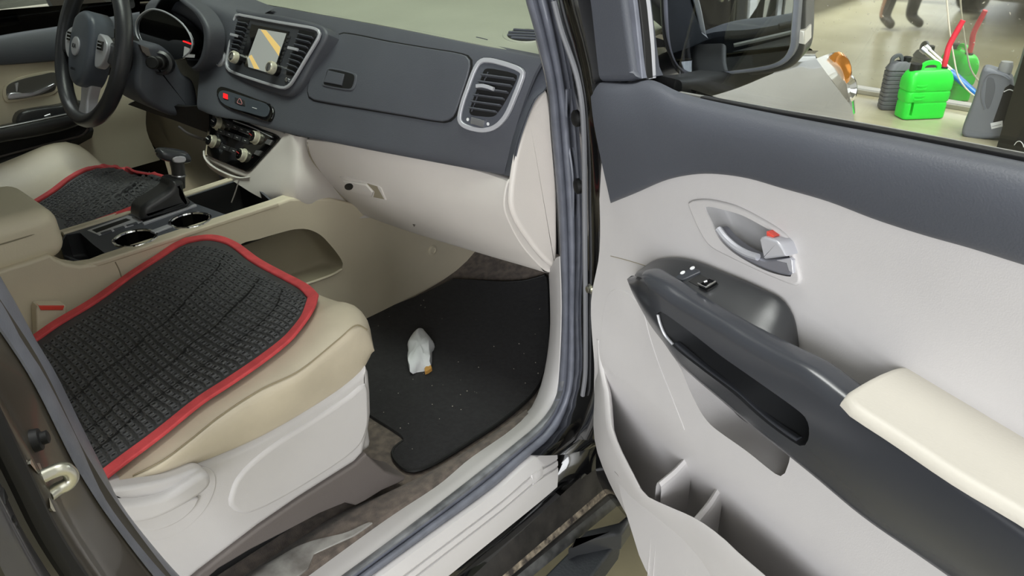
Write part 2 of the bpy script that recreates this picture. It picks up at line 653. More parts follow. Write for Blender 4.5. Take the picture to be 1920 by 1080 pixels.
wl = mk('wall_left', [(-5.4, -7, 0), (-5.4, 9, 0), (-5.4, 9, 4.4), (-5.4, -7, 4.4)], [(0, 1, 2, 3)], mat('grey_wall', (128, 124, 116), .7, vscale=1.0))
tag(wl, 'plain grey workshop wall beyond the pale car', None, kind='structure')
cl_ = mk('ceiling', [(-5.4, -7, 4.4), (6.5, -7, 4.4), (6.5, 5.7, 4.4), (-5.4, 5.7, 4.4)], [(0, 1, 2, 3)], mat('grey_ceiling', (150, 150, 146), .8))
tag(cl_, 'plain grey workshop ceiling', None, kind='structure')
wb = mk('wall_right', [(6.5, -7, 0), (6.5, 5.7, 0), (6.5, 5.7, 4.4), (6.5, -7, 4.4)], [(0, 1, 2, 3)], mat('pale_wall', (196, 194, 188), .7, vscale=1.0))
tag(wb, 'plain pale workshop wall on the right', None, kind='structure')
wf = mk('wall_front', [(x, 5.72, z) for x, z in ((-5.4, 0), (-3.02, 0), (-3.02, 2.72), (-5.4, 2.72), (1.27, 0), (6.5, 0), (6.5, 2.72), (1.27, 2.72), (-5.4, 4.4), (6.5, 4.4))], [(0, 1, 2, 3), (4, 5, 6, 7), (3, 2, 7, 6, 9, 8)], bpy.data.materials['pale_wall'])
tag(wf, 'pale workshop wall around the tall glass panel', None, kind='structure')

# dusty reflecting glass front of the workshop, ahead of the car
def pane_material():
    m = bpy.data.materials.new('dusty_mirror_glass')
    m.use_nodes = True
    nt = m.node_tree
    b = nt.nodes['Principled BSDF']
    b.inputs['Metallic'].default_value = 1.0
    b.inputs['Base Color'].default_value = (.78, .79, .76, 1)
    b.inputs['Roughness'].default_value = .03
    df = nt.nodes.new('ShaderNodeBsdfDiffuse')
    df.inputs['Color'].default_value = (.5, .47, .4, 1)
    tc = nt.nodes.new('ShaderNodeTexCoord')
    vo = nt.nodes.new('ShaderNodeTexNoise')
    vo.inputs['Scale'].default_value = 38
    vo.inputs['Detail'].default_value = 5
    nz = nt.nodes.new('ShaderNodeTexNoise')
    nz.inputs['Scale'].default_value = 3
    nz.inputs['Detail'].default_value = 5
    for q in (vo, nz): nt.links.new(tc.outputs['Object'], q.inputs['Vector'])
    mr = nt.nodes.new('ShaderNodeMapRange')
    mr.inputs['From Min'].default_value = .66
    mr.inputs['From Max'].default_value = .72
    mr.inputs['To Max'].default_value = .8
    nt.links.new(vo.outputs['Fac'], mr.inputs['Value'])
    m2 = nt.nodes.new('ShaderNodeMapRange')
    m2.inputs['From Min'].default_value = .4
    m2.inputs['From Max'].default_value = .75
    m2.inputs['To Min'].default_value = .06
    m2.inputs['To Max'].default_value = .3
    nt.links.new(nz.outputs['Fac'], m2.inputs['Value'])
    ad = nt.nodes.new('ShaderNodeMath')
    ad.use_clamp = True
    nt.links.new(mr.outputs[0], ad.inputs[0])
    nt.links.new(m2.outputs[0], ad.inputs[1])
    mx = nt.nodes.new('ShaderNodeMixShader')
    nt.links.new(ad.outputs[0], mx.inputs[0])
    nt.links.new(b.outputs[0], mx.inputs[1])
    nt.links.new(df.outputs[0], mx.inputs[2])
    nt.links.new(mx.outputs[0], nt.nodes['Material Output'].inputs['Surface'])
    return m
PANE_Y = 5.68
win = box('window_1', (-.875, PANE_Y + .008, 1.36), (4.25, .012, 2.6), pane_material(), None, bevel=0)
tag(win, 'tall dusty reflecting glass panel standing behind the green fuel can', None, kind='structure')
box('window_frame', (-.875, PANE_Y + .02, .015), (4.3, .05, .03), mat('pale_frame', (150, 146, 130), .6), win, bevel=.005)
box('window_frame', (-.875, PANE_Y + .02, 2.69), (4.3, .05, .06), bpy.data.materials['pale_frame'], win, bevel=.005)

# ================================================================== CAR BODY
car = thing('car', (0.0, 0.4, 0.0), 'black minivan with its front passenger door wide open', 'car')

# --- cabin floor, carpet
FLR = [np.array([(x, y, z) for x in (-.80, 0.0, .76)]) for y, z in
       ((-1.6, .462), (.1, .462), (.9, .462), (1.12, .468), (1.30, .50), (1.42, .60), (1.47, .78), (1.48, 1.0))]
loft('carpet_floor', FLR, M['carpet'], car, nu=12, nv=4, thick=.02)
FLOOR = surf_of(FLR, 12, 4)

# --- inner sill trim, kick panel, seal and scuff plate
SEAL_L = [(640, 1080), (779, 977), (888, 893), (961, 835), (1017, 786), (1041, 747), (1048, 700), (1053, 585), (1050, 480), (1045, 380), (1034, 250), (1027, 165), (1005, 70), (985, 0), (960, -90)]
SEAL_R = [(698, 1080), (815, 995), (925, 915), (997, 853), (1045, 809), (1070, 751), (1079, 700), (1079, 585), (1081, 480), (1079, 380), (1070, 250), (1062, 170), (1042, 60), (1028, 0), (1000, -100)]
sx_ = [.80] * 9 + [.80, .795, .785, .765, .75, .73]
seal_l3 = onx([(a, b, x) for (a, b), x in zip(SEAL_L, sx_)])
seal_r3 = onx([(a, b, x + .03) for (a, b), x in zip(SEAL_R, sx_)])
# the sill runs on below the frame, back to the B pillar
ext_l = [seal_l3[0] + np.array([0, -.28, 0]), seal_l3[0] + np.array([0, -.14, 0])]
ext_r = [seal_r3[0] + np.array([0, -.28, 0]), seal_r3[0] + np.array([0, -.14, 0])]
sl = np.vstack([ext_l, seal_l3, [(.69, .72, 1.50), (.655, .55, 1.62), (.65, .25, 1.65)]])
sr = np.vstack([ext_r, seal_r3, [(.72, .735, 1.51), (.685, .56, 1.63), (.68, .25, 1.66)]])
k3 = nrm([1, -.55, .75])
def seal_rows():
    a, b = cat(sl, 100), cat(sr, 100)
    rows = []
    for t, h in ((0, -.012), (.02, .004), (.12, .014), (.3, .018), (.46, .011), (.52, .004), (.58, .010), (.75, .013), (.92, .006), (1.0, -.012)):
        d = []
        for i in range(100):
            p = a[i] * (1 - t) + b[i] * t
            d.append(p + h * nrm(CAM - p) )
        rows.append(np.array(d))
    return rows
sr_rows = seal_rows()
loft('door_seal', sr_rows, M['rubber'], car, nu=100, nv=2, sharp=60, label='dark grey rubber seal around the door opening')
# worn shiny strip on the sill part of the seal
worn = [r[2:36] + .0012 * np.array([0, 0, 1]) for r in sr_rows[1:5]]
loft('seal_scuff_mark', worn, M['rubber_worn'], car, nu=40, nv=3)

INNER = [(567, 1075), (706, 977), (815, 904), (870, 860), (946, 809), (990, 773), (1008, 740), (1022, 690), (1031, 620), (1031, 560), (1029, 515)]
in3 = onx([(567, 1075, .735), (706, 977, .735), (815, 904, .733), (870, 860, .732), (946, 809, .73), (990, 773, .725), (1008, 740, .72), (1022, 690, .715), (1031, 620, .71), (1031, 560, .705), (1029, 515, .70)])
in3 = np.vstack([in3[0] + np.array([0, -.3, 0]), in3])
out3 = seal_l3[:9] - .004 * k3
out3 = np.vstack([out3[0] + np.array([0, -.3, 0]), out3])
midr = (cat(in3, 40) + cat(out3, 40)) / 2 + np.array([0.0, -.004, .004])
low3 = in3 + np.array([-.002, .012, -.05])
loft('sill_trim', [low3, in3, midr, cat(out3, 40), cat(out3, 40) + np.array([.012, 0.01, -.02])], M['beige'], car, nu=44, nv=3, thick=.004, label='dusty beige sill trim between carpet and seal')
# narrow taupe carpet fold and the scuffed bare strip beside the seat
fold_a = onz([(380, 1120), (560, 1000), (640, 950), (700, 925), (760, 900), (830, 868), (900, 828), (985, 768)], .475)
fold_b = onz([(500, 1125), (600, 1052), (706, 977), (760, 940), (815, 904), (870, 862), (946, 811), (990, 775)], .497)
loft('carpet_edge', [fold_a - np.array([0, 0, .012]), fold_a * .6 + fold_b * .4 + np.array([0, 0, .004]), fold_b, fold_b + np.array([.006, 0, -.01])], M['carpet'], car, nu=40, nv=3)
bare = [(470, 1085), (540, 1037), (575, 1020), (610, 1010), (650, 1000), (690, 982), (706, 980), (640, 1027), (565, 1078), (540, 1098)]
plate('bare_sill_patch', Surf(*(lambda A: (A.reshape(-1, 3), grid_faces(*A.shape[:2])))(loft_grid([fold_a - np.array([0, 0, .012]), fold_a * .6 + fold_b * .4 + np.array([0, 0, .004]), fold_b], 40, 3))), bare,
      mat('scuffed_grey', (168, 166, 162), .5, vscale=24, col2=(120, 116, 112), grain=.6, gscale=90), car, h=.003, depth=.002, bevel=.001)

# scuff plate
sc_top = np.vstack([seal_r3[0] + np.array([0, -.3, 0]), seal_r3[:4], onx([(1040, 832, .832)])])
sc_low = np.vstack([onx([(841, 1080, .87)])[0] + np.array([0, -.3, 0]), onx([(841, 1080, .87), (905, 1028, .87), (1000, 951, .87), (1030, 926, .87), (1045, 913, .87)])])
a_, b_ = cat(sc_top, 40), cat(sc_low, 40)
rows = []
for t, h in ((-.06, -.012), (0, 0), (.10, .007), (.36, .008), (.39, .004), (.42, .008), (.52, .008), (.55, .004), (.58, .008), (.80, .005), (1.0, 0), (1.02, -.012)):
    rows.append(a_ * (1 - t) + b_ * t + h * nrm([.7, -.1, .7]))
scuff = loft('scuff_plate', rows, M['beige'], car, nu=44, nv=2, smooth=False, thick=.003, label='beige plastic scuff plate on the sill')
SCUFF = surf_of(rows, 44, 2, smooth=False)
plate('scuff_emboss', SCUFF, [(996, 890), (1016, 875), (1017, 893), (998, 908)], M['beige'], scuff, h=.002, depth=.002, bevel=.001, sm=False)

# outer sill: stepped, dusty
def strip(name, la, lb, xa, xb, m, bulge=0.0, zdrop=None):
    a = onx([(u, v, xa) for u, v in la])
    b = onx([(u, v, xb) for u, v in lb])
    da, db = nrm(a[-1] - a[0]), nrm(b[-1] - b[0])
    a = np.vstack([a[0] - da * .5, a, a[-1] + da * .25])
    b = np.vstack([b[0] - db * .5, b, b[-1] + db * .25])
    return loft(name, [a, (a + b) / 2 + np.array([bulge, 0, bulge]), b], m, car, nu=20, nv=2, thick=.004)
strip('outer_sill', [(841, 1080), (1045, 915)], [(886, 1080), (1107, 878)], .866, .885, M['paint'], -.006)
strip('sill_rubber', [(886, 1080), (1107, 878)], [(942, 1080), (1142, 909)], .885, .905, M['sill_dirty'], .002)
strip('sill_dust_ledge', [(942, 1080), (1142, 909)], [(958, 1080), (1150, 917)], .905, .911, M['dust'])
strip('sill_groove', [(958, 1080), (1150, 917)], [(969, 1080), (1152, 930)], .911, .913, M['sill_dirty'], -.004)
strip('sill_rail', [(969, 1080), (1152, 930)], [(999, 1080), (1168, 940)], .913, .924, M['grey_rail'], .002)
strip('lower_sill', [(999, 1080), (1168, 940)], [(1010, 1100), (1190, 955)], .924, .90, M['paint'])

# running board
rb = [(960, 1150), (1020, 1080), (1083, 1017), (1147, 1004), (1164, 1002), (1161, 1013), (1110, 1080), (1050, 1165)]
plate('running_board', PZ(.335), rb, M['board'], car, h=0, depth=.05, bevel=.006, sm=False, label='dark plastic running board step under the sill')
plate('running_board_bracket', PZ(.37), [(1066, 1024), (1100, 992), (1160, 977), (1178, 962), (1184, 974), (1166, 1000), (1146, 1003), (1083, 1016)], M['satin'], car, h=0, depth=.04, bevel=.008, sm=False)

# --- A pillar jamb (black paint) with plugs and weatherstrip
rowA = onx([(q[0] - 3, q[1], x + .028) for q, x in zip(SEAL_R, sx_)][3:])
JB = [(1110, 840, .91), (1116, 830, .92), (1120, 815, .93), (1122, 780, .93), (1122, 700, .93), (1122, 600, .93), (1124, 500, .93), (1124, 390, .93), (1122, 290, .925), (1116, 210, .92), (1100, 110, .90), (1075, 20, .88), (1040, -100, .85)]
rowC = np.vstack([onx(JB), [(.78, .80, 1.51), (.73, .60, 1.64), (.715, .3, 1.68)]])
rowA = np.vstack([rowA, [(.72, .735, 1.505), (.685, .56, 1.625), (.68, .3, 1.655)]])
rm = cat(rowA, 40) * .45 + cat(rowC, 40) * .55 + .012 * np.array([.3, -.8, 0])
loft('pillar_jamb', [cat(rowA, 40) + .01 * np.array([-1, .5, 0]), cat(rowA, 40), rm, cat(rowC, 40), cat(rowC, 40) + np.array([.02, .06, 0])], M['paint'], car, nu=44, nv=4, label='glossy black front pillar jamb')
JAMB = surf_of([cat(rowA, 40), rm, cat(rowC, 40)], 44, 4)
tube('weatherstrip', ons(JAMB, [(1046, 0), (1060, 54), (1087, 134), (1098, 193), (1102, 269), (1103, 400), (1104, 560), (1104, 640), (1103, 700), (1098, 740)], .006), .0042, mat('grey_weatherstrip', (120, 121, 126), .45), car, n=8)
tube('weatherstrip', ons(JAMB, [(1052, 170), (1062, 240), (1067, 330), (1067, 420)], .003), .002, M['rubber'], car, n=6)
for u, v in ((1081, 222), (1084, 349)):
    p, n_ = JAMB.hit(u, v)
    lathe('plug', p, n_, [(.0125, -.002), (.0125, .003), (.009, .006), (.004, .007)], M['black'], car, 18)
p, n_ = JAMB.hit(1111, 541)
lathe('hinge_bolt', p, n_, [(.009, -.004), (.009, .004), (.0055, .004), (.0055, .010), (.004, .011)], M['steel'], car, 12)
# rocker corner paint under the jamb
loft('jamb_foot', [onx([(1036, 815, .825), (1040, 850, .832), (1040, 890, .848), (1040, 925, .86)]), onx([(1066, 790, .85), (1074, 835, .862), (1078, 872, .872), (1082, 905, .878)]), onx([(1096, 770, .885), (1104, 815, .89), (1110, 850, .893), (1116, 880, .895)]), onx([(1135, 740, .93), (1145, 790, .925), (1155, 830, .92), (1165, 860, .915)])], M['paint'], car, nu=18, nv=5)

# --- B pillar
BR = [(-60, 410), (0, 517), (37, 581), (67, 637), (105, 700), (150, 792), (195, 882), (225, 942), (280, 1015), (337, 1080), (420, 1160)]
BL = [(-60, 540), (0, 626), (25, 662), (49, 700), (75, 747), (131, 860), (160, 908), (187, 950), (235, 1016), (285, 1080), (360, 1170)]
br3 = cat(np.vstack([[(.68, .05, 1.67), (.75, .085, 1.42)], onx(BR, .80)]), 60)
bl3 = cat(np.vstack([[(.72, .03, 1.68), (.79, .055, 1.42)], onx(BL, .845)]), 60)
rows = []
for t, h in ((0, -.01), (.05, .006), (.25, .013), (.5, .015), (.75, .012), (.95, .004), (1, -.012)):
    p = br3 * (1 - t) + bl3 * t
    rows.append(np.array([q + h * nrm(CAM - q) for q in p]))
loft('rear_door_seal', rows, M['rubber'], car, nu=60, nv=2, label='grey rubber seal on the B pillar')
GAP = [(-120, 560), (-60, 660), (-20, 730), (6, 782), (50, 872), (83, 947), (139, 1044), (200, 1130)]
g3 = cat(np.vstack([[(.77, -.06, 1.69), (.87, -.045, 1.45)], onx(GAP, .945)]), 60)
inn3 = cat(np.vstack([[(.725, .025, 1.68), (.795, .05, 1.42)], onx([(u - 6, v + 6) for u, v in BL], .85)]), 60)
bm_ = inn3 * .5 + g3 * .5 + np.array([.004, -.008, 0])
bp_mat = mat('olive_black_paint', (62, 57, 48), .38, coat=.25, var=.15, vscale=3)
loft('b_pillar', [inn3 + np.array([-.02, .02, 0]), inn3, bm_, g3, g3 + np.array([-.02, -.03, 0])], bp_mat, car, nu=60, nv=4, label='dark glossy B pillar panel')
BPS = surf_of([inn3, bm_, g3], 60, 4)
tube('pillar_gap_seal', g3[::3] + np.array([.002, -.008, 0]), .009, M['black'], car, n=8, res=60)
g4 = cat(np.vstack([[(.73, -.25, 1.69), (.88, -.22, 1.45)], onx([(-260, 600), (-200, 720), (-120, 830), (-60, 930), (-10, 1040), (60, 1180)], .985)]), 60)
slm = mat('grey_black_paint', (70, 69, 72), .3, coat=.6, var=.12, vscale=4)
loft('sliding_door_edge', [g3 + np.array([.012, -.022, 0]), (g3 * .5 + g4 * .5) + np.array([.012, -.006, 0]), g4], slm, car, nu=60, nv=4)
g4b = g4[22:]
loft('sliding_door_panel', [g4b, g4b + np.array([.012, -.12, 0]), g4b + np.array([.0, -1.2, 0])], M['paint'], car, nu=44, nv=3)
st = onx([(72, 893), (100, 884), (120, 879), (131, 886), (134, 897), (126, 908), (108, 917), (88, 929)], .925)
strk = plate('striker_plate', BPS, [(50, 866), (58, 868), (76, 905), (98, 950), (97, 960), (88, 956), (68, 915), (52, 880)], M['steel'], car, h=.003, depth=.003, bevel=.001)
tube('striker_loop', np.vstack([BPS.hit(74, 896)[0], st[1:-1], BPS.hit(90, 930)[0]]), .0062, M['steel'], strk, n=10, res=40)
strk['label'] = 'shiny zinc door striker'
p, n_ = BPS.hit(62, 827)
lathe('bumper_stop', p, n_, [(.011, -.002), (.010, .006), (.006, .007), (.006, .012), (.004, .013)], M['black'], car, 14)
SLS = surf_of([g3 + np.array([.012, -.022, 0]), (g3 * .5 + g4 * .5) + np.array([.012, -.006, 0]), g4], 60, 4)
for o_ in ([(4, 915), (38, 902), (42, 925), (8, 945)], [(22, 972), (60, 952), (63, 958), (26, 980)], [(30, 985), (70, 963), (72, 969), (34, 993)]):
    plate('latch_slot', SLS, o_, M['black'], car, h=.001, depth=.002, bevel=.0005, sm=False)

# beige trim between the end of the dashboard and the seal
pt_out = seal_l3[8:13] + np.array([-.006, .004, 0])
pt_in = onx([(1043, 505, .73), (1045, 420, .735), (1044, 330, .735), (1038, 240, .73), (1028, 165, .725)]) + np.array([0, .01, 0])
loft('pillar_trim', [pt_in, pt_in * .5 + pt_out * .5 + np.array([0, .01, 0]), pt_out], M['beige'], car, nu=20, nv=3)

# --- fender, headlight, hood, front
def fy(r): return np.array([(x, y + .24 * min(1, max(0, (y - 1.4) / .5)), z) for x, y, z in r])
fen_rows = [
    np.vstack([[(.74, .98, 1.16), (.74, 1.3, 1.145)], onx([(1535, 95, .75)])]),
    np.vstack([[(.88, .98, 1.135), (.885, 1.3, 1.115)], onx([(1490, 116, .873), (1530, 109, .86)])]),
    np.vstack([[(.945, .98, 1.05), (.95, 1.3, 1.035)], onx([(1552, 140, .885)])]),
    np.vstack([[(.958, .98, .98), (.965, 1.3, .97)], onx([(1578, 176, .90)])]),
    np.vstack([[(.964, .98, .90), (.97, 1.3, .90)], onx([(1600, 214, .905)])]),
    np.array([(.965, .98, .70), (.972, 1.3, .72), (.96, 1.7, .72), (.92, 2.0, .70)])]
loft('front_fender', fen_rows, M['paint'], car, nu=30, nv=6, label='glossy black front fender')
loft('front_fender_lower', [np.array([(.965, .98, .70), (.968, 1.08, .71)]), np.array([(.955, .98, .42), (.955, 1.06, .42)])], M['paint'], car, nu=8, nv=3)
head_rows = [
    onx([(1530, 110, .855), (1552, 140, .885), (1578, 176, .90), (1600, 215, .905)]),
    onx([(1548, 103, .83), (1570, 125, .862), (1590, 160, .878), (1603, 212, .88)]),
    onx([(1564, 98, .79), (1584, 112, .81), (1597, 145, .82), (1604, 210, .83)]),
    onx([(1572, 98, .72), (1588, 108, .72), (1599, 140, .72), (1604, 205, .73)]),
    onx([(1570, 98, .62), (1580, 104, .62), (1590, 140, .62), (1600, 205, .62)])]
hlm = loft('headlight', head_rows, M['lens'], car, nu=16, nv=5, label='clear headlight lens with amber reflector')
HLS = surf_of(head_rows, 16, 5)
lathe('headlight_reflector', PX(.86).hit(1576, 128)[0], (.75, -.2, .4), [(.035, -.03), (.04, .0), (.03, .006), (.015, -.005)], M['amber'], hlm, 18)
lathe('headlight_reflector', PX(.87).hit(1590, 165)[0], (.75, -.2, .3), [(.03, -.03), (.036, .0), (.026, .006), (.012, -.005)], M['chrome'], hlm, 18)
# front face and hood
def mirx(r): return np.array([(-x, y, z) for x, y, z in r])
hood = [np.array([(x, y, z) for x, y, z in ((-.72, 1.42, 1.165), (-.4, 1.50, 1.20), (0, 1.53, 1.21), (.4, 1.50, 1.20), (.74, 1.42, 1.165))]),
        np.array([(-.74, 1.58, 1.12), (-.4, 1.70, 1.16), (0, 1.74, 1.17), (.4, 1.70, 1.16), (.735, 1.56, 1.122)]),
        np.array([(-.70, 1.74, 1.09), (-.4, 1.93, 1.11), (0, 1.99, 1.115), (.4, 1.93, 1.11), (.70, 1.72, 1.09)]),
        np.array([(-.60, 1.95, 1.01), (-.4, 2.09, 1.02), (0, 2.14, 1.02), (.4, 2.09, 1.02), (.60, 1.95, 1.01)])]
hood = [fy(r) for r in hood]
loft('hood', hood, M['paint'], car, nu=30, nv=5, label='glossy black hood')
face = [np.array([(-.66, 1.96, .99), (-.4, 2.10, 1.01), (0, 2.15, 1.01), (.4, 2.10, 1.01), (.66, 1.96, .99)]),
        np.array([(-.74, 2.02, .85), (-.4, 2.18, .84), (0, 2.23, .84), (.4, 2.18, .84), (.74, 2.02, .85)]),
        np.array([(-.90, 1.86, .62), (-.5, 2.20, .60), (0, 2.28, .60), (.5, 2.20, .60), (.90, 1.86, .62)]),
        np.array([(-.90, 1.80, .36), (-.5, 2.18, .33), (0, 2.26, .33), (.5, 2.18, .33), (.90, 1.80, .36)]),
        np.array([(-.85, 1.70, .26), (-.5, 2.05, .24), (0, 2.12, .24), (.5, 2.05, .24), (.85, 1.70, .26)])]
face = [fy(r) for r in face]
loft('front_bumper', face, M['paint'], car, nu=34, nv=5, label='black front bumper')
plate('grille', Surf(*(lambda A: (A.reshape(-1, 3), grid_faces(*A.shape[:2])))(loft_grid(face, 34, 5))), np.array([(-.38, 2.38, .92), (0, 2.45, .94), (.38, 2.38, .92), (.34, 2.43, .80), (0, 2.48, .78), (-.34, 2.43, .80)]), M['chrome'], car, h=.006, depth=.006, bevel=.004)
loft('bumper_side', [np.array([(.92, 2.0, .70), fen_rows[4][-1]]), np.array([(.90, 2.1, .62), (.80, 2.22, .86)])], M['paint'], car, nu=8, nv=3)
loft('left_fender', [mirx(r) for r in fen_rows], M['paint'], car, nu=30, nv=4)
loft('left_headlight', [mirx(r) for r in head_rows], M['lens'], car, nu=16, nv=4)
loft('under_body', [np.array([(x, y, .25) for x in (-.8, 0, .8)]) for y in (-1.6, .2, 2.05)], M['black'], car, nu=8, nv=2, thick=.02)

# wheels
def wheel(x, y, s):
    w = lathe('tyre', (x, y, .35), (s, 0, 0), [(.20, -.11), (.33, -.115), (.35, -.08), (.35, .08), (.33, .115), (.21, .115), (.2, .08)], M['tyre'], car, 36)
    lathe('rim', (x, y, .35), (s, 0, 0), [(.20, .04), (.215, .105), (.205, .108), (.17, .075), (.06, .07), (.05, .085), (.03, .088)], M['silver'], w, 30)
for x_, s_ in ((.84, 1), (-.84, -1)):
    wheel(x_, 1.42, s_)
    wheel(x_, -1.62, s_)

# --- roof, windscreen, far side
wsb = np.array([(-.74, 1.43, 1.17), (-.4, 1.51, 1.205), (0, 1.54, 1.215), (.4, 1.51, 1.205), (.74, 1.43, 1.17)])
wst = np.array([(-.62, .62, 1.66), (-.3, .66, 1.70), (0, .67, 1.705), (.3, .66, 1.70), (.62, .62, 1.66)])
loft('windscreen', [wsb, (wsb + wst) / 2 + np.array([0, .03, .03]), wst], glass_mat('windscreen_glass', (.66, .72, .66)), car, nu=20, nv=5)
wst2 = wst + np.array([0, -.01, 0])
loft('roof', [wst2, wst2 + np.array([0, -.5, .04]), wst2 + np.array([0, -1.6, .04]), wst2 + np.array([0, -2.6, -.04])], M['paint'], car, nu=20, nv=4, thick=.03)
for s_ in (-1, 1):
    pa = np.array([(s_ * .76, 1.42, 1.15), (s_ * .72, 1.05, 1.38), (s_ * .66, .64, 1.64), (s_ * .67, .0, 1.68), (s_ * .68, -1.0, 1.68)])
    sweep('roof_pillar', cat(pa, 30), rrect(.035, .03, .012), M['vinyl'], car, up=(0, 0, 1))
loft('left_side_panel', [np.array([(-.96, -.02, 1.15), (-.97, -1.0, 1.17), (-.95, -2.0, 1.18)]), np.array([(-.99, -.02, .8), (-.99, -1.0, .8), (-.97, -2.0, .8)]), np.array([(-.94, -.02, .35), (-.94, -1.0, .35), (-.92, -2.0, .4)])], M['paint'], car, nu=16, nv=3, thick=.02)
loft('left_side_glass', [np.array([(-.70, -.02, 1.64), (-.70, -2.0, 1.64)]), np.array([(-.93, -.02, 1.16), (-.93, -2.0, 1.18)])], M['tint'], car, nu=8, nv=3)
loft('right_side_panel', [np.array([(.95, -.55, 1.17), (.95, -2.0, 1.18)]), np.array([(.975, -.55, .8), (.97, -2.0, .8)]), np.array([(.94, -.5, .35), (.92, -2.0, .4)])], M['paint'], car, nu=16, nv=3, thick=.02)
loft('right_side_glass', [np.array([(.68, -.2, 1.64), (.68, -2.0, 1.64)]), np.array([(.92, -.2, 1.18), (.93, -2.0, 1.18)])], M['tint'], car, nu=8, nv=3)
loft('tailgate', [np.array([(-.66, -1.95, 1.66), (.66, -1.95, 1.66)]), np.array([(-.94, -2.05, 1.1), (.94, -2.05, 1.1)]), np.array([(-.92, -2.0, .4), (.92, -2.0, .4)])], M['paint'], car, nu=12, nv=3, thick=.02)
b_in = np.array([(.79, .02, 1.26), (.75, .0, 1.4), (.69, -.02, 1.64)])
sweep('b_pillar_upper', cat(b_in * np.array([-1, 1, 1]), 12), rrect(.05, .02, .01), M['vinyl'], car, up=(1, 0, 0))
# ================================================================== PASSENGER DOOR
door = thing('car_door', tuple(dl(.5, -.05, 0.0)), 'open front passenger door with light beige trim and dark armrest bar', 'car door', 'front doors of the minivan')
def ext(row, s_end, dz=0.0):
    """carry a traced row on along the door, past the edge of the picture, to s_end"""
    row = np.array(row)
    s0 = (row[-1] - HINGE) @ DR
    k = [row[-1] + DR * (s_end - s0) * t + np.array([0, 0, dz * t]) for t in (.5, 1.0)] if s_end > s0 + .02 else []
    return np.vstack([row] + [[p] for p in k]) if k else row
bp_rows = [
    ond([(1112, 200), (1300, 235), (1600, 280), (1990, 335)], .026),
    ond([(1122, 330), (1300, 345), (1600, 430), (1990, 530)], .030),
    ond([(1124, 470), (1290, 500), (1560, 600), (1990, 770)], .036),
    ond([(1108, 568), (1220, 640), (1400, 770), (1600, 900), (1990, 1140)], .045),
    ond([(1114, 680), (1152, 716), (1204, 748), (1289, 834), (1367, 897), (1446, 960), (1540, 1040), (1680, 1150)], .052),
    ond([(1114, 730), (1150, 775), (1215, 845), (1290, 915), (1380, 990), (1480, 1075), (1580, 1160)], .022),
    ond([(1118, 770), (1165, 850), (1235, 935), (1310, 1015), (1390, 1090), (1510, 1200)], .010),
    ond([(1124, 800), (1180, 890), (1260, 985), (1340, 1065), (1440, 1150), (1560, 1260)], .006)]
bp_rows = [ext(r, 1.11, .02) for r in bp_rows]
panel = loft('door_panel', bp_rows, M['beige'], door, nu=72, nv=5, thick=.016, label='light beige plastic door panel')
PAN = surf_of(bp_rows, 72, 5)

# opening below the pull bar
rec = [(1262, 664), (1278, 694), (1290, 724), (1302, 750), (1316, 776), (1332, 796), (1352, 812), (1400, 846), (1440, 878), (1458, 891), (1468, 892), (1476, 876), (1480, 852), (1440, 812), (1380, 760), (1310, 700)]
q, nn = cut_px(panel, PAN, rec, .06, .08, n=60)
bowl('pull_recess', q, nn, .055, M['beige'], panel, taper=.05, floor_r=.3)
# handle opening
hin = [(1326, 388), (1335, 387), (1355, 391), (1394, 402), (1435, 423), (1465, 441), (1477, 456), (1486, 482), (1490, 515), (1486, 518), (1445, 508), (1404, 488), (1374, 468), (1353, 446), (1339, 417)]
q2, nn2 = cut_px(panel, PAN, hin, .06, .08, n=60)

# dark upper panel
top_px = [(1107, 156), (1113, 151), (1140, 152), (1180, 154), (1222, 150), (1275, 173), (1322, 186), (1448, 212), (1569, 235), (1700, 259), (1920, 303), (1990, 318)]
low_px = [(1145, 381), (1194, 361), (1248, 338), (1293, 328), (1338, 326), (1400, 334), (1463, 352), (1553, 378), (1642, 412), (1732, 441), (1821, 466), (1920, 497), (1990, 518)]
tp, lp = cat(top_px, 60), cat(low_px, 60)
lefts = [(1107, 156), (1108, 190), (1110, 215), (1117, 250), (1127, 300), (1138, 350), (1145, 381)]
def mixpx(t, shift):
    r = tp * (1 - t) + lp * t
    # follow the traced front edge
    L = cat(lefts, 50)
    e = L[int(round(t * 49))]
    w = np.clip(1 - np.linspace(0, 1, 60) * 6, 0, 1)[:, None]
    return r + (e - r[0]) * w
up_rows = [ond(mixpx(0, 0), .012), ond(mixpx(.03, 0), .030), ond(mixpx(.12, 0), .044), ond(mixpx(.35, 0), .054), ond(mixpx(.65, 0), .056), ond(mixpx(.9, 0), .052), ond(mixpx(.985, 0), .046), ond(mixpx(1, 0), .034)]
up_rows = [ext(r, 1.11, .03) for r in up_rows]
loft('upper_door_panel', up_rows, M['vinyl'], door, nu=90, nv=3, thick=.01, label='charcoal grained upper door panel')

# belt weatherstrip under the glass
bs = [(1319, 181), (1448, 206), (1569, 227), (1700, 251), (1920, 294), (1990, 308)]
sweep('belt_weatherstrip', cat(ext(ond([(u, v + 5) for u, v in bs], .008), 1.11, .03), 60), rrect(.004, .005, .002), M['black'], door, up=DN)
bs2 = [(1275, 170), (1319, 178), (1448, 201), (1569, 221), (1700, 245), (1920, 287), (1990, 300)]
sweep('belt_moulding', cat(ext(ond([(u, v + 5) for u, v in bs2], -.012), 1.11, .03), 60), rrect(.0022, .003, .001), mat('grey_moulding', (146, 146, 142), .5), door, up=DN)

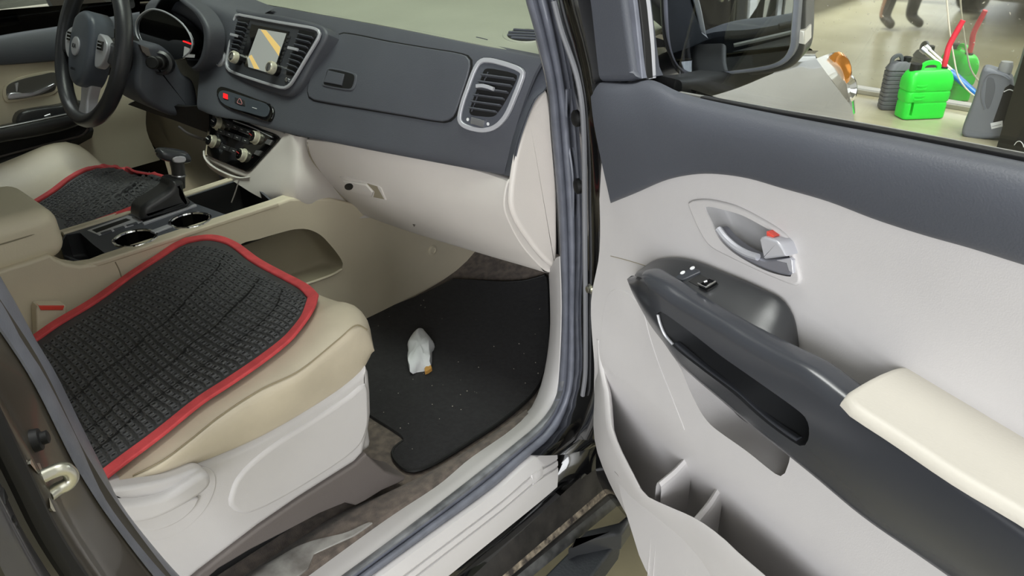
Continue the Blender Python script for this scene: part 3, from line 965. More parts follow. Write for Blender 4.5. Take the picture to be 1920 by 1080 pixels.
# mirror sail and window upright
plate('window_upright', DP(.018), [(1096, -90), (1172, -90), (1184, 0), (1193, 70), (1201, 130), (1208, 146), (1190, 152), (1150, 153), (1120, 151), (1107, 146), (1104, 100), (1102, 30)], M['vinyl'], door, h=0.012, depth=.03, bevel=.01, sm=False, n=None, label='charcoal window upright')
for xs, w_, m_, nn_ in (((1190, 1206), .006, M['rubber'], .016), ((1201, 1214), .005, M['black'], .010), ((1209, 1221), .004, M['silverp'], .004)):
    pth = ond([(xs[0] - 14, -80), (xs[0], 0), (xs[0] + 8, 70), (xs[1], 147)], nn_)
    sweep('glass_channel', cat(pth, 20), rrect(w_, .006, .002), m_, door, up=DN)
fr = [dl(.02, -.01, 1.36), dl(.16, -.02, 1.52), dl(.40, -.05, 1.66), dl(.8, -.06, 1.68), dl(1.08, -.05, 1.64), dl(1.14, -.01, 1.26)]
sweep('window_frame', cat(fr, 40), rrect(.03, .02, .008), M['vinyl'], door, up=DN)
gv = [dl(.09, -.012, 1.13), dl(1.12, -.012, 1.18), dl(1.1, -.05, 1.64), dl(.8, -.06, 1.67), dl(.4, -.05, 1.65), dl(.17, -.025, 1.5)]
mk('window_glass', *prism(np.array(gv), -DN * .004), M['glass'], door)

# painted outer shell of the door
sh = []
for z, n0 in ((.40, -.05), (.46, -.085), (.7, -.105), (.95, -.10), (1.12, -.075), (1.19, -.04)):
    sh.append(np.array([dl(-.01, n0 + .03, z), dl(.04, n0, z), dl(.6, n0 - .012, z), dl(1.1, n0, z), dl(1.14, n0 + .03, z)]))
loft('door_skin', sh, M['paint'], door, nu=24, nv=4)
inn = [np.array([dl(s, n1, z) for s in (-.012, .5, 1.14)]) for z, n1 in ((.40, -.02), (.46, .0), (.8, .004), (1.17, .004), (1.19, -.03))]
loft('door_inner_frame', inn, M['paint'], door, nu=10, nv=3)

# map pocket wall
rim = [(1128, 640), (1131, 690), (1141, 735), (1143, 771), (1147, 803), (1163, 844), (1179, 875), (1204, 922), (1226, 937), (1257, 951), (1305, 973), (1349, 1004), (1383, 1036), (1434, 1080), (1520, 1160)]
rimn = [.048, .052, .062, .078, .09, .098, .10, .10, .10, .10, .10, .10, .10, .10, .10]
outb = [(1110, 600), (1117, 660), (1115, 740), (1113, 803), (1119, 844), (1144, 907), (1172, 960), (1194, 998), (1226, 1048), (1254, 1082), (1330, 1200)]
pr = cat(ext(ond([(a, b, n) for (a, b), n in zip(rim, rimn)]), 1.0), 50)
po = cat(ext(ond([(u, v, .03) for u, v in outb]), 1.0), 50)
pr_in = pr - DN * .006 + np.array([0, 0, -.01])
r_out = pr * .88 + po * .12 + DN * .006
r_mid = pr * .5 + po * .5 + DN * np.linspace(.004, .03, 50)[:, None]
r_low = pr * .15 + po * .85 + DN * np.linspace(.002, .016, 50)[:, None]
inner_low = [p - DN * .012 + np.array([0, 0, -.17 * min(1, i / 14)]) for i, p in enumerate(pr)]
loft('map_pocket', [np.array(inner_low), pr_in, pr, r_out, r_mid, r_low, po, po - DN * .004], M['beige'], door, nu=50, nv=4, label='beige map pocket wall at the foot of the door')
# pocket floor
pf = np.array([dl(s, .05, .535) for s in np.linspace(.33, .9, 12)])
loft('pocket_floor', [pf + DN * .045, pf - DN * .045], M['beige'], door, nu=20, nv=2)
PKT = Surf(*(lambda A: (A.reshape(-1, 3), grid_faces(*A.shape[:2])))(loft_grid([pr, r_out, r_mid, r_low, po], 50, 4)))
scr_m = mat('scuff_mark', (150, 146, 146), .6)
for sc in ([(1203, 998), (1216, 1012), (1230, 1022)], [(1222, 1018), (1236, 1028), (1244, 1034)], [(1153, 884), (1160, 893), (1163, 902)]):
    tube('scuff_mark', ons(PKT, sc, .0001), .0007, scr_m, door, n=5)
# two dividers
def divider(rl, rt, lo):
    a = ond([(rl[0], rl[1], .090), ((rl[0] * .5 + rt[0] * .5) + 2, (rl[1] * .5 + rt[1] * .5) + 2, .058), (rt[0], rt[1], .030)])
    th = DR * .006
    rows = []
    up3 = np.array([0, 0, 1.0])
    A = cat(a, 12)
    prof = [(-1, -.20), (-1, -.012), (-.75, -.004), (0, 0), (.75, -.004), (1, -.012), (1, -.20)]
    for k, dz in prof:
        rows.append(A + th * k + up3 * dz)
    return loft('pocket_divider', rows, M['beige'], door, nu=12, nv=2, smooth=False)
divider((1236, 905), (1296, 846), 0)
divider((1305, 972), (1354, 902), 0)

# speaker cover
plate('speaker_cover', PAN, [(1155, 541), (1141, 552), (1133, 580), (1128, 615), (1128, 652), (1138, 688), (1185, 726), (1240, 770), (1278, 801), (1284, 806), (1275, 782), (1255, 731), (1235, 680), (1218, 628), (1205, 582), (1182, 553)], M['beige'], panel, h=.0008, depth=.002, bevel=.0008, n=64)
tube('panel_seam', ons(PAN, [(1145, 480), (1165, 485), (1190, 492), (1212, 499)], .0001), .0006, M['olive'], panel, n=6)

# --- armrest bar
f_px = [(1190, 517), (1197, 512), (1230, 532), (1280, 565), (1330, 595), (1360, 612), (1405, 640), (1455, 667), (1505, 692), (1530, 709), (1580, 748), (1671, 811), (1793, 897), (1920, 984), (1990, 1034)]
l_px = [(1191, 522), (1195, 545), (1207, 577), (1225, 612), (1250, 645), (1272, 677), (1312, 715), (1350, 747), (1400, 790), (1430, 815), (1478, 853), (1541, 904), (1604, 957), (1651, 992), (1700, 1025), (1780, 1080), (1850, 1130)]
fn = cat(np.array([(u, v, w) for (u, v), w in zip(f_px, [.06, .085] + [.105] * 13)]), 60)
ln = cat(np.array([(u, v, w) for (u, v), w in zip(l_px, [.05, .06, .066, .072] + [.08] * 13)]), 60)
F3, L3 = ond(fn), ond(ln)
F3, L3 = cat(ext(F3, 1.04, .01), 90), cat(ext(L3, 1.04, .02), 90)
bar_rows = [F3 - DN * .045 + np.array([0, 0, -.03]), F3 - DN * .030 + np.array([0, 0, .001]), F3 - DN * .012 + np.array([0, 0, .004]), F3, F3 * .9 + L3 * .1 + DN * .007, F3 * .55 + L3 * .45 + DN * .013, F3 * .15 + L3 * .85 + DN * .007, L3, L3 - DN * .03 + np.array([0, 0, .012])]
bar = loft('armrest_bar', bar_rows, M['satin2'], door, nu=90, nv=3, thick=.007, label='satin graphite armrest and pull bar')
BAR = surf_of(bar_rows, 90, 3)
slot = [(1230, 590), (1236, 584), (1246, 588), (1300, 627), (1350, 666), (1387, 692), (1437, 727), (1490, 765), (1510, 783), (1517, 803), (1515, 826), (1506, 837), (1494, 833), (1446, 800), (1410, 770), (1375, 738), (1312, 690), (1265, 652), (1248, 630)]
qs, ns = cut_px(bar, BAR, slot, .05, .07, n=70)
bowl('grip_pocket', qs, ns, .045, M['satin'], bar, taper=.06, floor_r=.25)
# small reflection on the grip pocket's inner edge, built as a silver strip
tube('grip_glint', ons(BAR, [(1234, 590), (1238, 606), (1247, 627), (1262, 645)], .0005), .0018, M['silverp'], bar, n=6)
lip = ons(BAR, [(1262, 652), (1312, 694), (1375, 743), (1410, 775), (1446, 804), (1490, 834)], -.006)
sweep('grip_ledge', cat(lip, 30), rrect(.005, .004, .002), M['satin2'], bar, up=DN)

# switch shelf
Sf = [(1192, 518), (1197, 513), (1230, 533), (1280, 566), (1330, 596), (1360, 613), (1390, 632), (1420, 650), (1455, 670), (1500, 694)]
Sb = [(1192, 514), (1199, 508), (1232, 485), (1292, 484), (1380, 517), (1430, 539), (1468, 559), (1488, 588), (1496, 630), (1501, 690)]
sf3, sb3 = ond(Sf, .098), ond(Sb, .040)
shelf_rows = [sf3 + np.array([0, 0, -.004]), sf3 * .8 + sb3 * .2 + np.array([0, 0, .001]), sf3 * .5 + sb3 * .5 + np.array([0, 0, .002]), sf3 * .2 + sb3 * .8 + np.array([0, 0, .002]), sb3 * .97 + sf3 * .03, sb3 - DN * .004 + np.array([0, 0, -.01])]
shelf = loft('switch_shelf', shelf_rows, M['satin'], door, nu=50, nv=3, thick=.006, label='satin black window switch panel')
SHF = surf_of(shelf_rows, 50, 3)
lk = plate('lock_switch', SHF, [(1268, 522), (1298, 505), (1313, 509), (1314, 513), (1280, 528), (1270, 526)], M['satin2'], shelf, h=.003, depth=.003, bevel=.001, sm=False)
for u, v in ((1282, 515), (1300, 506.5)):
    p, n_ = SHF.hit(u, v)
    lathe('switch_icon', p + n_ * .003, n_, [(.0032, 0), (.0032, .0006)], M['white'], lk, 10)
ws = plate('window_switch_well', SHF, [(1291, 528), (1313, 515), (1347, 533), (1326, 547)], M['black'], shelf, h=.0008, depth=.003, bevel=.0004, sm=False)
plate('window_switch', SHF, [(1311, 539), (1333, 526), (1346, 533), (1325, 545)], M['gloss'], shelf, h=.005, depth=.003, bevel=.002, sm=False)
tube('switch_trim', ons(SHF, [(1311, 538), (1322, 544), (1327, 545), (1345, 534)], .0055), .0011, M['chrome'], shelf, n=6)
tube('switch_icon', ons(SHF, [(1323, 535), (1329, 533)], .0055), .001, M['white'], shelf, n=6)

# beige elbow pad
pad = [(1577, 750), (1580, 742), (1592, 732), (1641, 704), (1683, 688), (1720, 684), (1757, 693), (1824, 732), (1920, 796), (2010, 862), (2010, 1040), (1920, 976), (1793, 901), (1671, 819), (1590, 766)]
pad3 = [PZ(1.035).hit(*p)[0] for p in pad]
pad3[9], pad3[10] = dl(1.0, .015, 1.035), dl(1.0, .10, 1.035)
plate('elbow_pad', PZ(1.035), np.array(pad3), M['leather_pad'], door, h=.004, depth=.006, bevel=.010, seg=5, n=70, fan=False, label='cream padded elbow rest')

# --- inner handle
bez = [(1294, 379), (1306, 374), (1329, 373), (1353, 377), (1384, 386), (1424, 406), (1465, 431), (1482, 448), (1494, 478), (1504, 519), (1502, 531), (1495, 535), (1475, 529), (1424, 507), (1363, 478), (1335, 462), (1319, 441), (1302, 405)]
bz = plate('handle_bezel', PAN, bez, M['beige'], door, h=.004, depth=.004, bevel=.003, n=64, fan=False, label='beige handle surround')
cut_px(bz, PAN, hin, .06, .08, n=60)
bowl('handle_recess', q2 + nn2 * .002, nn2, .026, mat('grey_recess', (168, 167, 168), .5), bz, taper=.03, floor_r=.3)
lev = [(1345, 428), (1352, 428), (1366, 444), (1385, 460), (1405, 472), (1421, 479), (1440, 486), (1470, 483), (1484, 484), (1489, 510), (1484, 516), (1445, 506), (1404, 487), (1374, 467), (1353, 445)]
lv = plate('handle_lever', DP(.036), lev, mat('grey_lever', (140, 141, 150), .35, metal=.4), door, h=.004, depth=.01, bevel=.003, n=60, label='grey inner door lever')
tube('lever_chrome_edge', ond([(1347, 429), (1360, 446), (1379, 463), (1400, 475), (1421, 482)], .042), .0042, M['silverp'], lv, n=8)
plate('lever_tip', DP(.040), [(1457, 487), (1482, 483), (1486, 488), (1488, 512), (1480, 508), (1476, 494)], M['silverp'], lv, h=.001, depth=.004, bevel=.001, sm=False)
lk2 = plate('lock_knob', DP(.044), [(1431, 448), (1434, 443), (1440, 442), (1464, 450), (1472, 458), (1481, 479), (1441, 484), (1438, 480)], M['silverp'], door, h=.006, depth=.02, bevel=.003, sm=False, label='silver lock knob with red marker')
plate('lock_marker', DP(.042), [(1440, 433), (1454, 443), (1449, 446), (1440, 443)], M['redplastic'], lk2, h=.002, depth=.01, bevel=.0005, sm=False)

# --- exterior mirror
mm = nrm([.19, -.975, -.11])
mir_c = dl(.165, -.155, 1.26)
MP = Plane(mir_c, mm)
housing = [(1233, -70), (1233, 0), (1235, 50), (1240, 81), (1250, 110), (1267, 142), (1292, 154), (1330, 153), (1386, 148), (1448, 140), (1482, 129), (1500, 110), (1506, 88), (1508, 20), (1507, -70), (1470, -100), (1290, -100)]
mh = plate('mirror_housing', Plane(mir_c - mm * .02, mm), housing, M['satin'], door, h=.0, depth=.05, bevel=.012, seg=4, n=80, label='black door mirror housing')
bezm = [(1240, -70), (1241, 0), (1244, 52), (1250, 84), (1262, 118), (1280, 138), (1300, 146), (1386, 140), (1442, 132), (1470, 121), (1486, 104), (1492, 80), (1493, -70), (1450, -95), (1290, -95)]
plate('mirror_bezel', MP, bezm, M['rubber'], mh, h=.0, depth=.02, bevel=.006, n=80)
mgl = [(1252, -70), (1252, 0), (1256, 73), (1263, 104), (1273, 123), (1292, 135), (1309, 138), (1386, 131), (1438, 123), (1461, 115), (1475, 102), (1483, 79), (1484, -70), (1440, -88), (1300, -88)]
plate('mirror_glass', MP, mgl, M['mirror'], mh, h=.0012, depth=.002, bevel=.0008, n=80, fan=False, label='mirror glass')
plate('turn_signal', Plane(mir_c - mm * .02, mm), [(1493, 55), (1510, 57), (1510, 83), (1492, 80)], M['lens'], mh, h=.003, depth=.03, bevel=.003, sm=False, label='clear turn signal lens')
arm = [dl(.085, -.02, 1.19), dl(.075, -.07, 1.185), dl(.07, -.14, 1.19), dl(.08, -.19, 1.205)]
sweep('mirror_arm', cat(arm, 10), rrect(.024, .014, .008), M['black'], door, up=(0, 0, 1))
# ================================================================== DASHBOARD
dash = thing('dashboard', (0.0, 1.1, .47), 'two-tone dashboard, charcoal above and beige below, with screen and vents', 'dashboard')
dt_px = [(405, -6), (430, 0), (520, 15), (610, 32), (700, 48), (800, 68), (900, 88), (1000, 108), (1018, 112)]
dlow_px = [(372, 205), (399, 216), (451, 226), (536, 249), (600, 262), (700, 282), (800, 301), (900, 320), (948, 329)]
dt3 = onz(dt_px, 1.172)
dl3 = onz(dlow_px, .962)
n_ = 40
T3, B3 = cat(dt3, n_), cat(dl3, n_)
mid3 = T3 * .5 + B3 * .5 + np.array([0, -.012, .006])
fas_rows = [T3 + np.array([0, .012, .004]), T3, T3 * .85 + B3 * .15 + np.array([0, -.009, .004]), mid3, T3 * .12 + B3 * .88 + np.array([0, -.008, 0]), B3, B3 + np.array([0, .03, -.004])]
fas = loft('fascia', fas_rows, M['dash'], dash, nu=40, nv=4, thick=.006, label='charcoal grained dashboard fascia')
FAS = surf_of(fas_rows, 40, 4)
# side return of the fascia towards the door
ridge = onx([(1018, 112, .705), (989, 177, .69), (964, 248, .675), (948, 319, .662), (946, 329, .66)])
side = onx([(1030, 140, .735), (1023, 166, .73), (1003, 184, .72), (982, 232, .712), (966, 285, .705), (961, 330, .70)])
loft('fascia_side', [cat(ridge, 20), cat(side, 20), cat(side, 20) + np.array([-.004, .012, 0])], M['vinyl'], dash, nu=20, nv=2, thick=.004)

# top pad
far = np.array([(-.80, 1.30, 1.175), (-.5, 1.40, 1.185), (0, 1.47, 1.19), (.4, 1.44, 1.187), (.70, 1.36, 1.175), (.74, 1.2, 1.172)])
near = np.vstack([[(-.80, 1.0, 1.165), (-.5, 1.0, 1.172)], T3[::5] + np.array([0, .004, .003]), [T3[-1] + np.array([.03, .02, 0])]])
top_rows = [cat(near, 40), cat(near, 40) * .75 + cat(far, 40) * .25 + np.array([0, 0, .010]), cat(near, 40) * .4 + cat(far, 40) * .6 + np.array([0, 0, .010]), cat(far, 40)]
topp = loft('dash_top', top_rows, M['dashtop'], dash, nu=40, nv=5, thick=.01, label='charcoal dash top with pale glare put into its colour')
TOP = surf_of(top_rows, 40, 5)
def ell(c, a, b, n=28): return [(c[0] + a * math.cos(t), c[1] + b * math.sin(t)) for t in np.linspace(0, 2 * math.pi, n, endpoint=False)]
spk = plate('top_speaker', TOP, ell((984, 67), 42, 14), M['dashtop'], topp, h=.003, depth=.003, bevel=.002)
plate('speaker_hollow', TOP, ell((986, 69), 35, 11.5), M['black'], topp, h=.0034, depth=.002, bevel=.0004)
for k, (v0, a0, a1) in enumerate(((61, 964, 1006), (66, 955, 1016), (71, 953, 1018), (76, 960, 1012))):
    sweep('speaker_slat', cat(ons(TOP, [(a0, v0 - 1.5), ((a0 + a1) / 2, v0), (a1, v0 + 1.5)], .0045), 8), rrect(.003, .0015, .0007), M['vinyl'], topp, up=(0, 0, 1))
tube('dash_mark', ons(TOP, [(893, 70), (903, 72), (914, 75)], .0004), .0009, M['dash'], topp, n=6)

# upper glove box lid
lid = [(578, 172), (582, 152), (596, 120), (617, 85), (635, 67), (650, 64), (734, 80), (800, 91), (866, 102), (881, 110), (882, 130), (868, 175), (855, 212), (845, 224), (830, 228), (760, 217), (699, 207), (592, 189), (581, 183)]
lidg = [( (u - 730) * 1.018 + 731, (v - 147) * 1.035 + 147.0) for u, v in lid]
plate('lid_gap', FAS, lidg, M['black'], fas, h=.0012, depth=.003, bevel=.0006, n=70)
ul = plate('upper_glovebox_lid', FAS, lid, M['dash'], dash, h=.004, depth=.003, bevel=.003, n=70, label='charcoal upper glovebox lid')
lat = [(607, 161), (611, 146), (616, 131), (625, 129), (670, 140), (673, 147), (668, 167), (660, 172), (611, 164)]
plate('latch_rim', FAS, lat, M['dash'], ul, h=.0065, depth=.002, bevel=.002, n=48)
lat2 = [( (u - 640) * .88 + 640, (v - 150) * .84 + 150) for u, v in lat]
plate('latch_hollow', FAS, lat2, M['black'], ul, h=.0069, depth=.001, bevel=.0003, n=48)
plate('latch_paddle', FAS, [(613, 157), (621, 135), (651, 142), (646, 163)], M['dash'], ul, h=.0095, depth=.002, bevel=.0015, sm=False)

# --- passenger vent
vo = [(911, 115), (932, 117), (972, 129), (983, 136), (982, 146), (968, 182), (954, 213), (941, 230), (930, 238), (915, 243), (895, 242), (873, 235), (865, 224), (871, 193), (881, 165), (891, 138), (901, 120)]
vi = [(917, 129), (945, 133), (968, 139), (973, 144), (969, 156), (953, 186), (938, 209), (930, 217), (922, 219), (905, 218), (888, 216), (883, 211), (886, 198), (897, 168), (907, 142), (911, 132)]
vent = plate('air_vent', FAS, vo, M['vinyl'], dash, h=.004, depth=.003, bevel=.002, n=70, label='passenger air vent with silver surround')
VO = cat(vo, 70, True)
sweep('vent_surround', ons(FAS, VO, .004), rrect(.0042, .0035, .0015), M['silverp'], vent, ups=[FAS.hit(*p)[1] for p in VO], closed=True)
plate('vent_hollow', FAS, vi, M['black'], vent, h=.0046, depth=.001, bevel=.0003, n=60)
for a, b in (((908, 142), (970, 150)), ((903, 154), (964, 162)), ((898, 166), (957, 174)), ((893, 179), (950, 186)), ((889, 191), (944, 198)), ((885, 203), (936, 210))):
    p, nn_ = FAS.hit((a[0] + b[0]) / 2, (a[1] + b[1]) / 2)
    sweep('vent_slat', ons(FAS, [a, b], .006), rrect(.0012, .005, .0006), M['dash'], vent, up=nn_ + np.array([0, 0, .5]))
for u, v in ((917, 141), (912, 152), (899, 180), (895, 191), (890, 203)):
    p, nn_ = FAS.hit(u, v)
    sweep('vent_vane', ons(FAS, [(u + 2, v - 5), (u - 2, v + 6)], .0055), rrect(.0008, .001, .0003), M['dash'], vent, up=nn_)
sweep('vent_tab', cat(ons(FAS, [(903, 163), (912, 162), (924, 164), (935, 168)], .013), 10), rrect(.0032, .0025, .001), M['silverp'], vent, up=FAS.hit(915, 165)[1])
sweep('vent_thumbwheel', ons(FAS, [(889, 225), (913, 232)], .006), rrect(.006, .003, .001), M['silver'], vent, up=FAS.hit(900, 228)[1])
for u, v in ((880, 224), (918, 232)):
    p, nn_ = FAS.hit(u, v)
    lathe('vent_icon', p + nn_ * .004, nn_, [(.003, 0), (.003, .0008)], M['white'], vent, 12)

# --- screen pod
INF = PYZ((.882, 1.057), (.940, 1.165))
iout = [(445, 30), (460, 31), (513, 41), (560, 49), (592, 55), (601, 61), (600, 71), (577, 110), (552, 152), (545, 161), (535, 166), (524, 164), (484, 152), (436, 135), (428, 127), (427, 116), (436, 69)]
pod_o = [(416, 16), (470, 20), (540, 30), (600, 46), (610, 56), (608, 70), (583, 114), (560, 158), (547, 174), (535, 181), (490, 168), (420, 145), (407, 132), (405, 110), (410, 60)]
pod = plate('screen_pod', INF, pod_o, M['dash'], dash, h=-.002, depth=.05, bevel=.008, seg=4, n=70, label='charcoal screen surround')
inf = plate('radio_panel', INF, iout, M['satin2'], dash, h=.002, depth=.02, bevel=.003, n=70, label='radio with colour screen and two knobs')
IO = cat(iout, 70, True)
sweep('radio_surround', ons(INF, IO, .003), rrect(.0032, .003, .0015), M['silverp'], inf, up=INF.n, closed=True)
plate('screen_frame', INF, [(474, 46), (545, 60), (520, 142), (462, 125), (455, 110)], M['gloss'], inf, h=.004, depth=.002, bevel=.001, sm=False)
scr = plate('screen', INF, [(488, 55), (540, 64), (514, 140), (469, 127), (467, 112)], M['screen'], inf, h=.0046, depth=.001, bevel=.0003, sm=False, label='pale lit display')
for o_ in ([(492, 57), (502, 58), (529, 90), (526, 106)], [(470, 107), (475, 104), (490, 131), (480, 130)]):
    plate('screen_stripe', INF, o_, M['screen_y'], scr, h=.005, depth=.0004, bevel=.0001, sm=False)
def vent2(o_, slats, tab, nm):
    w = plate(nm, INF, o_, M['black'], inf, h=.004, depth=.002, bevel=.0006, sm=False, label='centre air vent')
    for a, b in slats:
        sweep('vent_slat', ons(INF, [a, b], .0065), rrect(.0011, .004, .0005), M['vinyl'], w, up=INF.n + np.array([0, 0, .5]))
    sweep('vent_tab', ons(INF, tab, .012), rrect(.003, .002, .0009), M['silverp'], w, up=INF.n)
vent2([(449, 37), (470, 39), (447, 103), (438, 110), (435, 100), (441, 62)], [((451 - k * 2.4, 44 + k * 8.2), (468 - k * 2.9, 47 + k * 8.2)) for k in range(7)], [(441, 68), (454, 71)], 'centre_vent')
vent2([(564, 56), (593, 62), (594, 70), (575, 103), (553, 143), (539, 141), (541, 128)], [((565 - k * 3.4, 67 + k * 9.3), (591 - k * 4.9, 73 + k * 9.3)) for k in range(8)], [(549, 93), (567, 97)], 'centre_vent')
for (u, v) in ((472, 53), (470, 61), (467, 68), (465, 75), (462, 82), (459, 90), (456, 98)):
    plate('radio_button', INF, [(u - 5, v - 3), (u + 2, v - 1.6), (u + 1, v + 3.4), (u - 6, v + 2)], M['satin'], inf, h=.004, depth=.002, bevel=.0008, sm=False)
for (u, v) in ((543, 70), (540, 77), (538, 84), (535, 92), (532, 100), (529, 107), (527, 114)):
    plate('radio_button', INF, [(u - 3, v - 2.6), (u + 4, v - 1.2), (u + 3, v + 3.6), (u - 4, v + 2.2)], M['satin'], inf, h=.004, depth=.002, bevel=.0008, sm=False)
for u, v in ((452, 112), (522, 132)):
    p = INF.hit(u, v)[0]
    kb = lathe('radio_knob', p, INF.n, [(.014, 0), (.014, .012), (.013, .014)], M['gloss'], inf, 24)
    lathe('knob_ring', p + INF.n * .012, INF.n, [(.0135, 0), (.014, .010), (.012, .013)], M['knob'], kb, 24)
    lathe('knob_face', p + INF.n * .022, INF.n, [(.0095, 0), (.0095, .004), (.006, .005)], M['chrome'], kb, 20)
p = INF.hit(540, 151)[0]
lathe('aux_button', p, INF.n, [(.005, 0), (.005, .005), (.003, .006)], M['chrome'], inf, 14)
# round start button left of the screen
SB = INF.hit(416, 111)
lathe('start_button', SB[0] - INF.n * .004, INF.n, [(.019, -.01), (.0195, .008), (.016, .011), (.0155, .007), (.012, .008)], M['silverp'], dash, 26, label='chrome ringed round button')

# --- hazard strip
hz = [(409, 178), (411, 168), (419, 164), (453, 175), (485, 187), (506, 195), (515, 204), (515, 218), (509, 228), (500, 228), (470, 218), (434, 206), (416, 194)]
hs = plate('switch_strip', FAS, hz, M['gloss'], dash, h=.006, depth=.004, bevel=.003, n=60, label='gloss black switch strip with hazard button')
hz2 = [( (u - 462) * .90 + 461, (v - 196) * .76 + 196.5) for u, v in hz]
plate('strip_face', FAS, hz2, mat('strip_grey', (70, 76, 84), .35), hs, h=.0068, depth=.002, bevel=.0006, n=60)
for u, v, w_ in ((428, 183, 5), (455, 193, 9.5)):
    plate('strip_button', FAS, [(u - w_, v - 5 - w_ * .3), (u + w_, v - 5 + w_ * .35), (u + w_, v + 6 + w_ * .3), (u - w_, v + 6 - w_ * .35)], M['satin'], hs, h=.0085, depth=.002, bevel=.001, sm=False)
plate('red_display', FAS, [(424, 178), (432, 181), (432, 190), (424, 187)], M['red_led'], hs, h=.0092, depth=.0005, bevel=.0001, sm=False)
tube('hazard_triangle', ons(FAS, [(455, 188), (459.5, 198.5), (450.5, 195.5)], .009), .0007, mat('pale_red', (214, 140, 140), .5), hs, n=5, closed=True, res=24)
tube('strip_icon', ons(FAS, [(478, 204), (486, 206.5)], .0072), .001, M['white'], hs, n=5)
tube('strip_glint', ons(FAS, [(504, 195.5), (511, 199), (514, 205)], .006), .0016, M['chrome'], hs, n=6)

# --- centre stack: beige body and climate panel
STK = PYZ((.845, .958), (.772, .838))
stack_out = [(392, 214), (452, 226), (534, 250), (520, 275), (500, 300), (471, 330), (440, 326), (412, 312), (390, 300), (385, 290), (388, 262)]
plate('stack_body', STK, stack_out, M['beige_dash'], dash, h=-.003, depth=.05, bevel=.004, n=60)
clim = [(399, 221), (425, 222), (451, 226), (490, 241), (524, 257), (515, 270), (495, 292), (472, 317), (464, 323), (455, 320), (425, 308), (392, 294), (388, 288), (392, 260)]
cl = plate('climate_panel', STK, clim, M['gloss'], dash, h=.002, depth=.01, bevel=.003, n=70, label='gloss black climate control panel')
def button_row(pts, n):
    a, b, c, d = [np.array(p, float) for p in pts]
    for k in range(n):
        t0, t1 = k / n + .02, (k + 1) / n - .02
        plate('climate_button', STK, [a*(1-t0)+b*t0, a*(1-t1)+b*t1, d*(1-t1)+c*t1, d*(1-t0)+c*t0], M['satin'], cl, h=.0045, depth=.002, bevel=.001, sm=False)
        m_ = (a + b + c + d) / 4 + ((b - a) + (c - d)) / 2 * ((t0 + t1) / 2 - .5)
        tube('button_icon', ons(STK, [(m_[0] - 1.6, m_[1] - .8), (m_[0] + 1.6, m_[1] + .6)], .0048), .0007, M['white'], cl, n=5)
button_row([(426, 229), (476, 246), (474, 255), (424, 237)], 4)
button_row([(411, 241), (472, 263), (469, 272), (409, 249)], 4)
button_row([(417, 270), (452, 283), (448, 292), (414, 278)], 2)
tube('climate_trim', ons(STK, [(450, 246), (474, 256)], .003), .0009, M['silver'], cl, n=6)
tube('climate_trim', ons(STK, [(440, 227), (480, 242), (512, 258)], .0035), .0012, M['silverp'], cl, n=6)
for u, v in ((411, 233), (482, 259), (401, 266), (458, 292)):
    p = STK.hit(u, v)[0]
    kb = lathe('climate_knob', p, STK.n, [(.016, 0), (.016, .003), (.0135, .004), (.0135, .012), (.012, .014)], M['knob'], cl, 26)
    lathe('knob_face', p + STK.n * .010, STK.n, [(.0115, 0), (.0115, .0055), (.009, .006), (.004, .0055)], M['gloss'], kb, 22)
    tube('knob_mark', [p + STK.n * .0165 + np.array([math.cos(a) * .008, -math.sin(a) * .004, math.sin(a) * .007]) for a in (.3, .8, 1.3)], .0009, mat('knob_red', (190, 60, 60), .4) if v in (259, 292) else M['white'], kb, n=5)
plate('climate_clip', STK, [(505, 262), (514, 264), (508, 273), (500, 270)], M['silver'], cl, h=.006, depth=.003, bevel=.001, sm=False)
plate('climate_clip', STK, [(484, 283), (494, 284), (487, 293), (480, 290)], M['silver'], cl, h=.006, depth=.003, bevel=.001, sm=False)

# beige knee panel between stack and glove box
kr = [
    np.array([STK.hit(*p)[0] + STK.n * .001 for p in ((536, 249), (519, 273), (496, 298), (471, 326), (438, 340))]),
    ony([(545, 252, .842), (539, 290, .828), (526, 325, .808), (510, 353, .790), (489, 371, .776)]),
    ony([(555, 255, .848), (556, 300, .832), (557, 340, .818), (556, 372, .812), (552, 395, .815)]),
    ony([(566, 257, .856), (571, 305, .848), (586, 345, .852), (600, 382, .868), (612, 412, .885)]),
    ony([(577, 260, .868), (584, 294, .880), (610, 329, .905), (656, 379, .956), (694, 408, .992)])]
loft('knee_panel', kr, M['beige_dash'], dash, nu=30, nv=5, thick=.012, label='beige knee panel beside the stack')
lipr = cat(np.array([STK.hit(*p)[0] for p in ((384, 282), (385, 293), (396, 307), (421, 322), (450, 332), (470, 331))]), 20)
loft('stack_lip', [lipr + STK.n * .001, lipr + STK.n * .006 + np.array([0, 0, -.004]), lipr + np.array([0, .0, -.016]), lipr + np.array([0, .05, -.012])], M['beige_dash'], dash, nu=20, nv=3)

